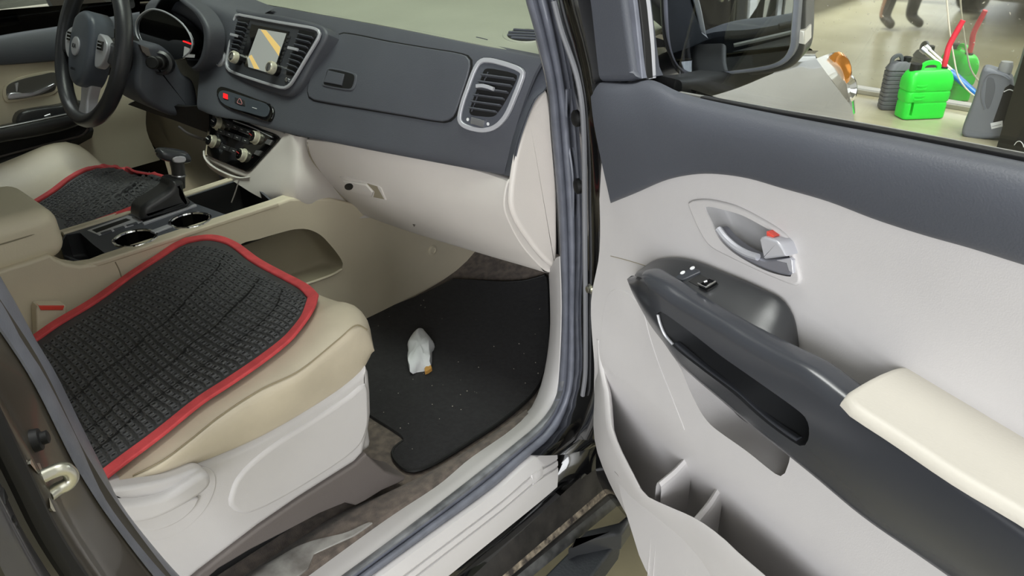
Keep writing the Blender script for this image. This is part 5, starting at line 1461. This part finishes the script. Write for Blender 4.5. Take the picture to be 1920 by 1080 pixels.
# --- ribbed seat mats
def seat_mat(name, L, R_, front, pl_, label, cols, rows_, under=None, lift=.011, xmin=.2, xmax=.66):
    pl = Plane((0, .2, pl_[0]), (0, -pl_[1], 1))
    rows = []
    tt = np.linspace(0, 1, 40)[:, None]
    for s, fr in zip(np.linspace(0, 1, 13), cat(np.array(front, float), 13)):
        r = L * (1 - s) + R_ * s
        r = r + tt ** 4 * (np.array(fr) - r[-1])
        out = []
        for u, v in r:
            p = pl.hit(u, v)[0]
            for _ in range(3):
                h = under.b.ray_cast(Vector((min(max(p[0], xmin), xmax), p[1], 1.2)), Vector((0, 0, -1)))
                if h[0] is None: break
                p = PZ(h[0].z + lift).hit(u, v)[0]
            out.append(p)
        rows.append(np.array(out))
    t = thing(name, tuple(np.mean([r.mean(0) for r in rows], 0)), label, 'seat mat', 'ribbed black seat mats')
    A = loft_grid(rows, 40, 3)
    nr, nu = A.shape[:2]
    body = loft('mat_fabric', rows, M['mat_black'], t, nu=40, nv=3, thick=.003)
    N = grid_normals(A)
    edge = np.vstack([A[0, :], A[1:-1, -1], A[-1, ::-1]])
    nedge = np.vstack([N[0, :], N[1:-1, -1], N[-1, ::-1]])
    return t, A, N, body, edge, nedge
def cells(A, N, t, cols, rows_, m, name, s0=.06, s1=.95, t0=.03, t1=.93, split=.5):
    nr, nu = A.shape[:2]
    V, F, V2, F2 = [], [], [], []
    def at(s, q):
        i, j = s * (nr - 1), q * (nu - 1)
        i0, j0 = min(int(i), nr - 2), min(int(j), nu - 2)
        a, b = i - i0, j - j0
        f_ = lambda G: G[i0, j0]*(1-a)*(1-b) + G[i0+1, j0]*a*(1-b) + G[i0, j0+1]*(1-a)*b + G[i0+1, j0+1]*a*b
        return f_(A), nrm(f_(N))
    for ci in range(cols):
        for ri in range(rows_):
            s = s0 + (s1 - s0) * (ci + .5) / cols
            q = t0 + (t1 - t0) * (ri + .5) / rows_
            p, n = at(s, q)
            pu, _ = at(min(1, s + .01), q)
            e1 = nrm(pu - p)
            e2 = nrm(np.cross(n, e1))
            W = np.linalg.norm(at(min(1, s + .5 * (s1 - s0) / cols), q)[0] - at(max(0, s - .5 * (s1 - s0) / cols), q)[0])
            H_ = np.linalg.norm(at(s, min(1, q + .5 * (t1 - t0) / rows_))[0] - at(s, max(0, q - .5 * (t1 - t0) / rows_))[0])
            w, h = W * .40, H_ * .40
            hole = s < split + .12 * math.sin(q * 5)
            base = len(V)
            for sc, z in ((1.0, 0.0), (.86, .0022), (.5, .0022), (.42, .0002 if hole else .0012)):
                for k in range(8):
                    a = math.pi / 4 * k + math.pi / 8
                    x_ = math.copysign(abs(math.cos(a)) ** .55, math.cos(a)) * w * sc
                    y_ = math.copysign(abs(math.sin(a)) ** .55, math.sin(a)) * h * sc
                    V.append(p + e1 * x_ + e2 * y_ + n * z)
            for r_ in range(3):
                for k in range(8):
                    F.append((base + r_*8 + k, base + r_*8 + (k+1) % 8, base + (r_+1)*8 + (k+1) % 8, base + (r_+1)*8 + k))
            if hole:
                b2 = len(V2)
                for k in range(8):
                    a = math.pi / 4 * k
                    V2.append(p + e1 * w * .42 * math.cos(a) + e2 * h * .42 * math.sin(a) + n * .0008)
                F2.append(tuple(range(b2, b2 + 8)))
    o = mk(name, V, F, m, t, 40)
    o['kind'] = 'stuff'
    if V2:
        o2 = mk('mat_hole', V2, F2, M['black'], t)
        o2['kind'] = 'stuff'
    return o

mL = cat(np.array([(20, 668), (75, 630), (105, 609), (175, 567), (250, 514), (300, 482), (330, 462), (350, 453)]), 40)
mR = cat(np.array([(180, 905), (221, 873), (300, 814), (375, 754), (430, 718), (487, 679), (537, 640), (562, 612), (578, 588), (588, 558)]), 40)
mF = [(350, 453), (392, 447), (432, 457), (480, 491), (535, 521), (570, 540), (588, 558)]
mt, A, N, body, edge, nedge = seat_mat('seat_mat', mL, mR, mF, (.762, .17), 'black ribbed seat mat with red binding on the passenger seat', 24, 26, under=CUS)
# front edge sags over the cushion nose between the two corners
cells(A, N, mt, 24, 30, M['mat_cell'], 'mat_cells')
sweep('mat_binding', edge + nedge * .002, rrect(.009, .003, .002), M['red'], mt, ups=nedge, label='red fabric binding')
for k, (sa, sb) in enumerate(((.50, .34), (.72, .60), (.84, .80))):
    nr, nu = A.shape[:2]
    pts = []
    for t_ in np.linspace(.02, .9, 10):
        i, j = int((sa + (sb - sa) * t_) * (nr - 1)), int(t_ * (nu - 1))
        pts.append(A[i, j] + N[i, j] * .0012)
    tube('mat_crease', pts, .0016, M['black'], mt, n=6, res=40)

# --- driver seat and mat
ds = thing('car_seat', (-.38, .4, .465), 'cream leather driver seat partly hidden behind the console', 'car seat', 'front seats of the minivan')
def drow(x, dz): return np.array([(x, y, sp_z(y) + dz) for y in ys] + [(x, .64, sp_z(.6) + dz - .01), (x, .675, sp_z(.6) + dz - .05), (x, .68, sp_z(.6) + dz - .12)])
drows = [drow(-.67, -.15), drow(-.665, -.02), drow(-.63, .02), drow(-.57, .012), drow(-.48, -.006), drow(-.36, -.01), drow(-.24, -.006), drow(-.16, .012), drow(-.12, -.01), drow(-.11, -.14)]
loft('seat_cushion', drows, M['leather'], ds, nu=30, nv=3)
DCU = surf_of(drows, 30, 3)
box('seat_base', (-.39, .3, .58), (.50, .5, .19), M['black'], ds, bevel=.02)
bk2 = [r * np.array([-1, 1, 1]) + np.array([.03, 0, 0]) for r in bk]
loft('backrest', bk2, M['leather'], ds, nu=40, nv=3, cu=True)
dL = cat(np.array([(60, 384), (100, 359), (130, 336), (157, 321), (180, 315)]), 40)
dR = cat(np.array([(120, 440), (155, 429), (180, 418), (230, 400), (268, 384), (300, 362), (322, 345)]), 40)
dF = [(180, 315), (200, 314), (225, 317), (260, 322), (290, 328), (312, 335), (322, 345)]
dm, A2, N2, b2, edge2, nedge2 = seat_mat('seat_mat', dL, dR, dF, (.762, .17), 'black ribbed seat mat with red binding on the driver seat', 16, 16, under=DCU, xmin=-.62, xmax=-.17)
cells(A2, N2, dm, 16, 22, M['mat_cell'], 'mat_cells', split=-1)
sweep('mat_binding', edge2 + nedge2 * .002, rrect(.009, .003, .002), M['red'], dm, ups=nedge2)

# ================================================================== FLOOR MAT AND TISSUE
fm_px = [(560, 668), (620, 628), (683, 600), (735, 579), (790, 557), (838, 533), (850, 528), (900, 531), (950, 533), (985, 530), (1010, 524), (1027, 520), (1031, 580), (1031, 640), (1025, 690), (1012, 726), (990, 754), (940, 795), (880, 835), (820, 872), (790, 886), (775, 889), (760, 886), (745, 873), (737, 860), (737, 850), (743, 842), (757, 832), (757, 826), (740, 812), (715, 796), (690, 780), (600, 740)]
fmr = [[(838, 534), (850, 529), (900, 531), (950, 533), (985, 530), (1010, 524), (1027, 520)],
       [(790, 557), (850, 560), (950, 566), (1031, 580)],
       [(735, 579), (800, 595), (900, 620), (1031, 645)],
       [(660, 612), (740, 640), (880, 675), (1025, 690)],
       [(600, 660), (720, 700), (880, 735), (1012, 727)],
       [(640, 740), (720, 752), (850, 772), (988, 756)],
       [(690, 781), (740, 790), (850, 800), (940, 796)],
       [(740, 813), (770, 818), (830, 826), (895, 826)],
       [(757, 829), (780, 834), (815, 842), (860, 848)],
       [(740, 846), (765, 854), (800, 860), (830, 866)],
       [(738, 860), (757, 868), (785, 874), (805, 879)],
       [(760, 886), (770, 888), (780, 888), (790, 886)]]
fm = loft('floor_mat', [ons(FLOOR, r, .009) for r in fmr], M['floor_mat'], None, nu=36, nv=4, thick=.008)
tag(fm, 'black carpet floor mat in the passenger footwell', 'floor mat')
bind = ons(FLOOR, [(850, 528), (900, 531), (950, 533), (985, 530), (1010, 524), (1027, 520), (1031, 580), (1031, 640), (1025, 690), (1012, 726), (990, 754), (940, 795), (880, 835), (820, 872), (790, 886), (775, 889), (760, 886), (745, 873), (737, 860), (737, 850), (743, 842), (757, 832)], .007)
tube('mat_binding', bind, .0035, M['black'], fm, n=6, res=90)
FM = Plane((0, 0, .472), (0, 0, 1))
# crumpled tissue
random.seed(3)
to = cat(np.array([(782, 628), (790, 627), (806, 634), (810, 640), (810, 668), (809, 684), (803, 694), (792, 697), (783, 698), (772, 701), (769, 697), (768, 688), (764, 672), (766, 655), (774, 640)]), 34, True)
q = ons(FM, to)
c = q.mean(0)
V, F = [], []
rings = (1.0, 1.03, .95, .78, .55, .32, .12)
hts = (0.0, .008, .018, .024, .026, .030, .030)
for k, (t, h) in enumerate(zip(rings, hts)):
    for i, p in enumerate(q):
        a_ = 2 * math.pi * i / len(q)
        fold = (.005 * math.sin(3 * a_ + k * .8) + .003 * math.sin(7 * a_ - k * 1.3)) * (k > 0) * t
        V.append(c + (p - c) * t + np.array([.004 * math.sin(5 * a_ + k), .004 * math.cos(4 * a_), 0]) * (0 < k < 6) * t + np.array([0, 0, max(0.0, h + fold)]))
m_ = len(q)
F = grid_faces(len(rings), m_, True) + [tuple((len(rings) - 1) * m_ + i for i in range(m_))] + [tuple(range(m_ - 1, -1, -1))]
ts = mk('tissue', V, F, M['tissue'], None, 50)
tag(ts, 'crumpled white tissue lying on the black floor mat', 'tissue')
plate('wrapper_scrap', Plane((0, 0, .478), (0, 0, 1)), [(796, 693), (800, 687), (808, 686), (810, 692), (803, 697), (797, 699)], M['orange'], ts, h=.004, depth=.005, bevel=.001, sm=False)
# crumbs
V, F = [], []
for k in range(46):
    u, v = random.uniform(700, 1015), random.uniform(560, 850)
    p = FLOOR.hit(u, v)[0] + np.array([0, 0, .0095])
    if not (FLOOR.hit(u, v)[0][0] < .66): continue
    r = random.uniform(.0006, .0017)
    b0 = len(V)
    V += [p + np.array(d) * r for d in ((1, 0, 0), (-1, 0, 0), (0, 1, 0), (0, -1, 0), (0, 0, 1), (0, 0, -1))]
    F += [(b0 + a, b0 + b, b0 + c_) for a, b, c_ in ((0, 2, 4), (2, 1, 4), (1, 3, 4), (3, 0, 4), (2, 0, 5), (1, 2, 5), (3, 1, 5), (0, 3, 5))]
cr = mk('crumbs', V, F, mat('crumb', (170, 162, 150), .8), fm)
cr['kind'] = 'stuff'
# ================================================================== WORKSHOP FLOOR THINGS
A0 = PZ(0).hit(1700, 226)[0]
ga = nrm([.675, .738, 0]); gb_ = nrm([-.738, .675, 0])
def rsec(c, a, b, wa, wb, z, r, k=4):
    return np.array([c + a * x + b * y + np.array([0, 0, z]) for x, y in rrect(wa, wb, r, k)])
jc = A0 + ga * .112 + gb_ * .065
jerry = thing('fuel_can', tuple(jc), 'bright green plastic fuel can with red spout on the concrete floor', 'fuel can')
secs = []
for z, wa, wb, r in ((0.002, .112, .050, .02), (.008, .120, .058, .025), (.03, .122, .060, .028), (.10, .122, .060, .028), (.108, .118, .056, .026), (.118, .124, .062, .028), (.17, .126, .063, .028), (.178, .121, .058, .026), (.186, .127, .063, .03), (.245, .128, .063, .03), (.285, .118, .050, .03), (.305, .098, .034, .02), (.308, .08, .02, .012)):
    secs.append(rsec(jc, ga, gb_, wa * 1.14, wb * 1.1, z, r))
jb = loft('can_body', secs, M['green'], jerry, nu=40, nv=2, cu=True, smooth=True)
me_ = jb.data
bm = bmesh.new(); bm.from_mesh(me_)
bmesh.ops.holes_fill(bm, edges=[e for e in bm.edges if e.is_boundary], sides=0)
bmesh.ops.recalc_face_normals(bm, faces=bm.faces); bm.to_mesh(me_); bm.free()
hole = np.array([jc - ga * .105 - gb_ * .2 + np.array([0, 0, .03]), jc - ga * .088 - gb_ * .2 + np.array([0, 0, .03]), jc - ga * .088 - gb_ * .2 + np.array([0, 0, .115]), jc - ga * .105 - gb_ * .2 + np.array([0, 0, .115])])
cut(jb, *prism(hole, gb_ * .4))
for k, z in enumerate((.135, .155, .20, .22)):          # moulded ribs on the left half
    rp = np.array([jc - ga * .10 - gb_ * .068 + UP * z, jc - ga * .07 - gb_ * .071 + UP * (z - .004), jc - ga * .035 - gb_ * .069 + UP * z])
    sweep('can_rib', cat(rp, 10), rrect(.006, .004, .002), M['green'], jerry, up=gb_)
hp = [jc - ga * .055 + UP * .295, jc - ga * .045 + UP * .33, jc - ga * .01 + UP * .345, jc + ga * .05 + UP * .335, jc + ga * .06 + UP * .30]
sweep('can_handle', cat(np.array(hp), 20), rrect(.014, .009, .005), M['green'], jerry, up=gb_)
lathe('can_cap', jc - ga * .092 + UP * .285, UP, [(.034, 0), (.034, .052), (.032, .056), (.01, .057)], M['black'], jerry, 24)
s0 = jc + ga * .090 + UP * .285
lathe('spout_collar', s0, UP, [(.024, 0), (.024, .03), (.018, .034)], M['black'], jerry, 20)
tipt = PY(5.45).hit(1806, 38)[0]
mid_ = (s0 + UP * .03) * .5 + tipt * .5 + np.array([-.02, 0, -.01])
sp_ = cat(np.array([s0 + UP * .03, (s0 + UP * .09), mid_, tipt]), 36)
sweep('can_spout', sp_, circ(.016, 12), M['redspout'], jerry, scale=[1.0 + .14 * (i % 2) if i < 30 else 1.0 for i in range(36)])

# grey ribbed canister
c0 = PZ(0).hit(1668, 208)[0] + np.array([-.01, .06, 0])
can = thing('canister', tuple(c0), 'slim grey ribbed canister behind the green fuel can', 'canister')
ca, cb = nrm([.8, .6, 0]), nrm([-.6, .8, 0])
secs = [rsec(c0, ca, cb, .078, .045, .002, .02)]
for k in range(9):
    z = .012 + k * .027
    secs += [rsec(c0, ca, cb, .085, .052, z, .024), rsec(c0, ca, cb, .085, .052, z + .019, .024), rsec(c0, ca, cb, .079, .047, z + .023, .022)]
secs += [rsec(c0, ca, cb, .085, .052, .262, .024), rsec(c0, ca, cb, .07, .04, .295, .024), rsec(c0, ca, cb, .03, .025, .315, .015)]
loft('canister_body', secs, M['greyplastic2'], can, nu=32, nv=1, cu=True)
lathe('canister_cap', c0 + ca * .03 + UP * .31, UP, [(.026, 0), (.026, .028), (.02, .032)], M['black'], can, 20)
sweep('canister_handle', cat(np.array([c0 - ca * .06 + UP * .28, c0 - ca * .058 + UP * .33, c0 - ca * .02 + UP * .35, c0 + ca * .005 + UP * .31]), 16), rrect(.012, .009, .005), M['greyplastic2'], can, up=cb)

# oil bottle
ob0 = PZ(0).hit(1838, 261)[0]
fdir = nrm(np.array([CAM[0] - ob0[0], CAM[1] - ob0[1], 0]))
OPL = Plane(ob0, fdir)
oil = thing('oil_bottle', tuple(ob0 - fdir * .06), 'grey motor oil bottle with black label beside the black cabinet', 'oil bottle')
bo = [(1803, 252), (1806, 235), (1818, 205), (1830, 170), (1838, 140), (1843, 130), (1851, 128), (1868, 133), (1888, 140), (1898, 150), (1900, 175), (1905, 215), (1906, 250), (1900, 258), (1870, 261), (1838, 262), (1810, 259)]
body_ = plate('bottle_body', OPL, bo, M['greyplastic'], oil, h=0, depth=.11, bevel=.022, seg=5, n=70, fan=False)
hl_ = [(1852, 146), (1862, 147), (1866, 165), (1858, 195), (1852, 205), (1847, 190), (1849, 165)]
plate('grip_hollow', OPL, hl_, mat('grey_bottle_dark', (92, 95, 102), .5), body_, h=.0015, depth=.003, bevel=.001, n=40, fan=False)
sweep('grip_ridge', cat(ons(OPL, [(1846, 205), (1840, 180), (1845, 150), (1856, 138), (1880, 142), (1893, 150)], .001), 24), circ(.004, 8), M['greyplastic'], body_)
lab = plate('bottle_label', OPL, [(1884, 165), (1894, 158), (1903, 162), (1904, 232), (1868, 240), (1862, 228), (1872, 200)], M['black'], body_, h=.0015, depth=.003, bevel=.0005, sm=False)
plate('label_strip', OPL, [(1857, 231), (1880, 226), (1880, 237), (1859, 242)], M['white'], body_, h=.0022, depth=.002, bevel=.0004, sm=False)
tube('label_mark', ons(OPL, [(1882, 172), (1892, 168), (1900, 170)], .003), .003, M['white'], body_, n=6)
tube('label_mark', ons(OPL, [(1860, 237), (1868, 235), (1877, 233)], .003), .0012, M['greyplastic'], body_, n=6)
cp = OPL.hit(1883, 136)[0] - fdir * .055
lathe('bottle_cap', cp, UP, [(.036, -.01), (.036, .03), (.03, .045), (.03, .05)], mat('grey_cap', (150, 152, 152), .5), oil, 24)

# blue pole leaning on the glass
pt = Plane((0, PANE_Y - .035, 0), (0, 1, 0)).hit(1729, 92)[0]
pb = PZ(.02).hit(1872, 212)[0]
pole = thing('jack_handle', tuple(np.array([pb[0], pb[1], 0])), 'blue and silver jack handle leaning against the glass', 'jack handle')
pd = pb - pt
sweep('blue_grip', [pt + pd * .36, pb], circ(.018, 14), M['blue'], pole)
sweep('steel_rod', [pt + pd * .03, pt + pd * .38], circ(.0145, 14), M['steel'], pole)
sweep('rod_tip', [pt - pd * .01, pt + pd * .05], circ(.02, 14), M['silver'], pole)
# cable
cb3 = np.vstack([ony([(1768, -160), (1772, -60), (1776, 10), (1781, 60), (1788, 105), (1796, 142), (1808, 162), (1822, 176), (1834, 184)], 5.55)])
cbo = tube('cable', cb3, .0052, M['cable'], None, n=8, res=60)
tag(cbo, 'thin ivory cable hanging in a loop in front of the glass', 'cable')
# black cabinet at the right edge
k0 = PZ(0).hit(1867, 278)[0]
kx = nrm([.82, -.57, 0]); ky = nrm([.57, .82, 0])
cab = box('cabinet', k0 + kx * .25 + ky * .15 + UP * .46, (.5, .3, .92), M['boardblack'], None, ax=[kx, ky, UP], bevel=.006)
tag(cab, 'matt black cabinet at the right edge of the picture', 'cabinet')
KP = Plane(k0 - ky * .001, ky)
tube('cabinet_mark', ons(KP, [(1902, 272), (1907, 266), (1913, 265), (1918, 270), (1920, 276)], .001), .0022, M['white'], cab, n=6)

# ================================================================== PERSON (mirrored in the glass)
def person(x, y, face):
    me = bpy.data.meshes.new('person')
    J = dict(pel=(0, 0, .95), ab=(0, .01, 1.10), ch=(0, .0, 1.30), nk=(0, 0, 1.47), hd=(0, .01, 1.56), ht=(0, .01, 1.68),
             hl=(.10, 0, .90), kl=(.12, .03, .50), al=(.12, -.02, .10), tl=(.13, .16, .04),
             hr=(-.10, 0, .90), kr=(-.13, .0, .50), ar=(-.15, -.06, .10), tr=(-.17, .12, .04),
             sl=(.19, 0, 1.40), el=(.25, -.02, 1.13), wl=(.25, .08, .90), fl=(.245, .10, .82),
             sr=(-.19, 0, 1.40), er=(-.25, -.02, 1.13), wr=(-.25, .08, .90), fr=(-.245, .10, .82))
    Rd = dict(pel=(.155, .11), ab=(.145, .105), ch=(.165, .115), nk=(.055, .055), hd=(.075, .09), ht=(.06, .07), hl=(.095, .095), kl=(.07, .075), al=(.055, .06), tl=(.045, .035),
              hr=(.095, .095), kr=(.07, .075), ar=(.055, .06), tr=(.045, .035), sl=(.06, .06), el=(.045, .045), wl=(.032, .032), fl=(.03, .04), sr=(.06, .06), er=(.045, .045), wr=(.032, .032), fr=(.03, .04))
    E = [('pel', 'ab'), ('ab', 'ch'), ('ch', 'nk'), ('nk', 'hd'), ('hd', 'ht'), ('pel', 'hl'), ('hl', 'kl'), ('kl', 'al'), ('al', 'tl'), ('pel', 'hr'), ('hr', 'kr'), ('kr', 'ar'), ('ar', 'tr'), ('ch', 'sl'), ('sl', 'el'), ('el', 'wl'), ('wl', 'fl'), ('ch', 'sr'), ('sr', 'er'), ('er', 'wr'), ('wr', 'fr')]
    for s_, hnd in ((1, 'fl'), (-1, 'fr')):                      # five separate fingers, slightly curled
        hx, hy, hz = J[hnd]
        w_ = 'wl' if s_ > 0 else 'wr'
        for k, (dy, ln_f) in enumerate(((.030, .075), (.011, .085), (-.009, .08), (-.027, .062))):
            a_, b_ = 'f%s%d' % (hnd, k), 'g%s%d' % (hnd, k)
            J[a_] = (hx, hy + dy, hz - ln_f * .55); J[b_] = (hx - s_ * .018, hy + dy + .004, hz - ln_f)
            Rd[a_] = (.010, .010); Rd[b_] = (.008, .008)
            E.extend([(hnd, a_), (a_, b_)])
        J['t' + hnd] = (hx - s_ * .01, hy + .048, hz + .01); J['u' + hnd] = (hx - s_ * .02, hy + .062, hz - .03)
        Rd['t' + hnd] = (.012, .012); Rd['u' + hnd] = (.009, .009)
        E.extend([(w_, 't' + hnd), ('t' + hnd, 'u' + hnd)])
    J['ns'] = (0, .115, 1.575); Rd['ns'] = (.014, .014); E.append(('hd', 'ns'))
    keys = list(J)
    ca_, sa_ = math.cos(face), math.sin(face)
    P = [(x + J[k][0] * ca_ - J[k][1] * sa_, y + J[k][0] * sa_ + J[k][1] * ca_, J[k][2]) for k in keys]
    me.from_pydata(P, [(keys.index(a), keys.index(b)) for a, b in E], [])
    o = bpy.data.objects.new('person', me)
    COL.objects.link(o)
    md = o.modifiers.new('s', 'SKIN')
    for i, k in enumerate(keys):
        me.skin_vertices[0].data[i].radius = Rd[k]
        me.skin_vertices[0].data[i].use_root = (k == 'pel')
    sb = o.modifiers.new('d', 'SUBSURF'); sb.levels = 2; sb.render_levels = 2
    bpy.context.view_layer.update()
    m2 = bpy.data.meshes.new_from_object(o.evaluated_get(bpy.context.evaluated_depsgraph_get()))
    o.modifiers.clear()
    o.data = m2
    for mm_ in (M['trouser'], M['shirt'], M['skin'], M['boot']): m2.materials.append(mm_)
    for p_ in m2.polygons:
        p_.use_smooth = True
        c = p_.center
        lx = (c.x - x) * ca_ + (c.y - y) * sa_
        z = c.z
        if z < .11: i = 3
        elif z > 1.46 or (abs(lx) > .2 and z < .93): i = 2
        elif z > .98 or abs(lx) > .205: i = 1
        else: i = 0
        p_.material_index = i
    return o
per = person(-1.07, 2.95, -1.0)
tag(per, 'person in dark trousers and boots, legs mirrored in the glass', 'person')
hcx, hcy = -1.07, 2.95
for s_ in (-1, 1):
    ex, ey = s_ * .032, .092
    ca_, sa_ = math.cos(-1.0), math.sin(-1.0)
    lathe('eye', (hcx + ex * ca_ - ey * sa_, hcy + ex * sa_ + ey * ca_, 1.595), (-sa_, ca_, 0), [(.012, -.004), (.011, .003), (.005, .006)], M['black'], per, 12)
lathe('hair', (hcx - .01, hcy - .01, 1.60), UP, [(.088, -.02), (.096, .03), (.088, .08), (.06, .12), (.02, .135)], M['hair'], per, 20)

# ================================================================== PALE CAR PARKED BEYOND THE DRIVER WINDOW
pc = thing('car', (-3.2, 1.5, 0), 'pale silver car parked beyond the driver window', 'car')
def prow(z, x, inset=0): return np.array([(x - inset * .3, -1.2 + inset, z), (x, -.6, z), (x, 1.5, z), (x, 3.2, z), (x - .35 - inset * .3, 3.9 - inset, z)])
loft('body_side', [prow(.22, -2.32), prow(.34, -2.24), prow(.55, -2.22), prow(.60, -2.26), prow(.72, -2.22), prow(.84, -2.25), prow(.92, -2.34), prow(.94, -2.6, .2), prow(.96, -3.2, .5)], M['silvercar'], pc, nu=30, nv=3)
loft('body_roof', [np.array([(-2.45, -.6, .95), (-2.45, 1.6, .95)]), np.array([(-2.62, -.3, 1.42), (-2.62, 1.0, 1.42)]), np.array([(-3.7, -.3, 1.42), (-3.7, 1.0, 1.42)]), np.array([(-3.9, -.6, .95), (-3.9, 1.6, .95)])], M['tint'], pc, nu=10, nv=2, smooth=False)
loft('rocker', [prow(.22, -2.31), prow(.14, -2.36)], M['black'], pc, nu=20, nv=1)
for y in (-.4, 2.6):
    w = lathe('tyre', (-2.36, y, .32), (1, 0, 0), [(.18, -.1), (.30, -.1), (.32, -.07), (.32, .07), (.30, .1), (.19, .1)], M['tyre'], pc, 32)
    lathe('rim', (-2.36, y, .32), (1, 0, 0), [(.18, .06), (.19, .098), (.15, .08), (.05, .075)], M['silver'], w, 28)
    w = lathe('tyre', (-3.9, y, .32), (-1, 0, 0), [(.18, -.1), (.30, -.1), (.32, -.07), (.32, .07), (.30, .1), (.19, .1)], M['tyre'], pc, 32)

# ================================================================== ASSEMBLY: everything fixed to the car is a part of it
def descend(o):
    r = []
    for c in o.children: r += [c] + descend(c)
    return r
def absorb(empty, main_name, name):
    kids = descend(empty)
    main = [k for k in kids if k.name.split('.')[0] == main_name][0]
    label = empty['label']
    for k in kids:
        if k is main: continue
        k.parent = main
        k.matrix_parent_inverse = Matrix.Identity(4)
    main.parent = car
    main.matrix_parent_inverse = Matrix.Translation(-Vector(car.location))
    main['label'] = label
    empty.name = 'gone'
    bpy.data.objects.remove(empty, do_unlink=True)
    main.name = name
    return main
absorb(door, 'door_panel', 'front_door')
absorb(dd, 'door_panel', 'front_door')
absorb(dash, 'fascia', 'dashboard')
absorb(con, 'console_side', 'center_console')
absorb(sw, 'rim', 'steering_wheel')
absorb(seat, 'seat_cushion', 'front_seat')
absorb(ds, 'seat_cushion', 'front_seat')
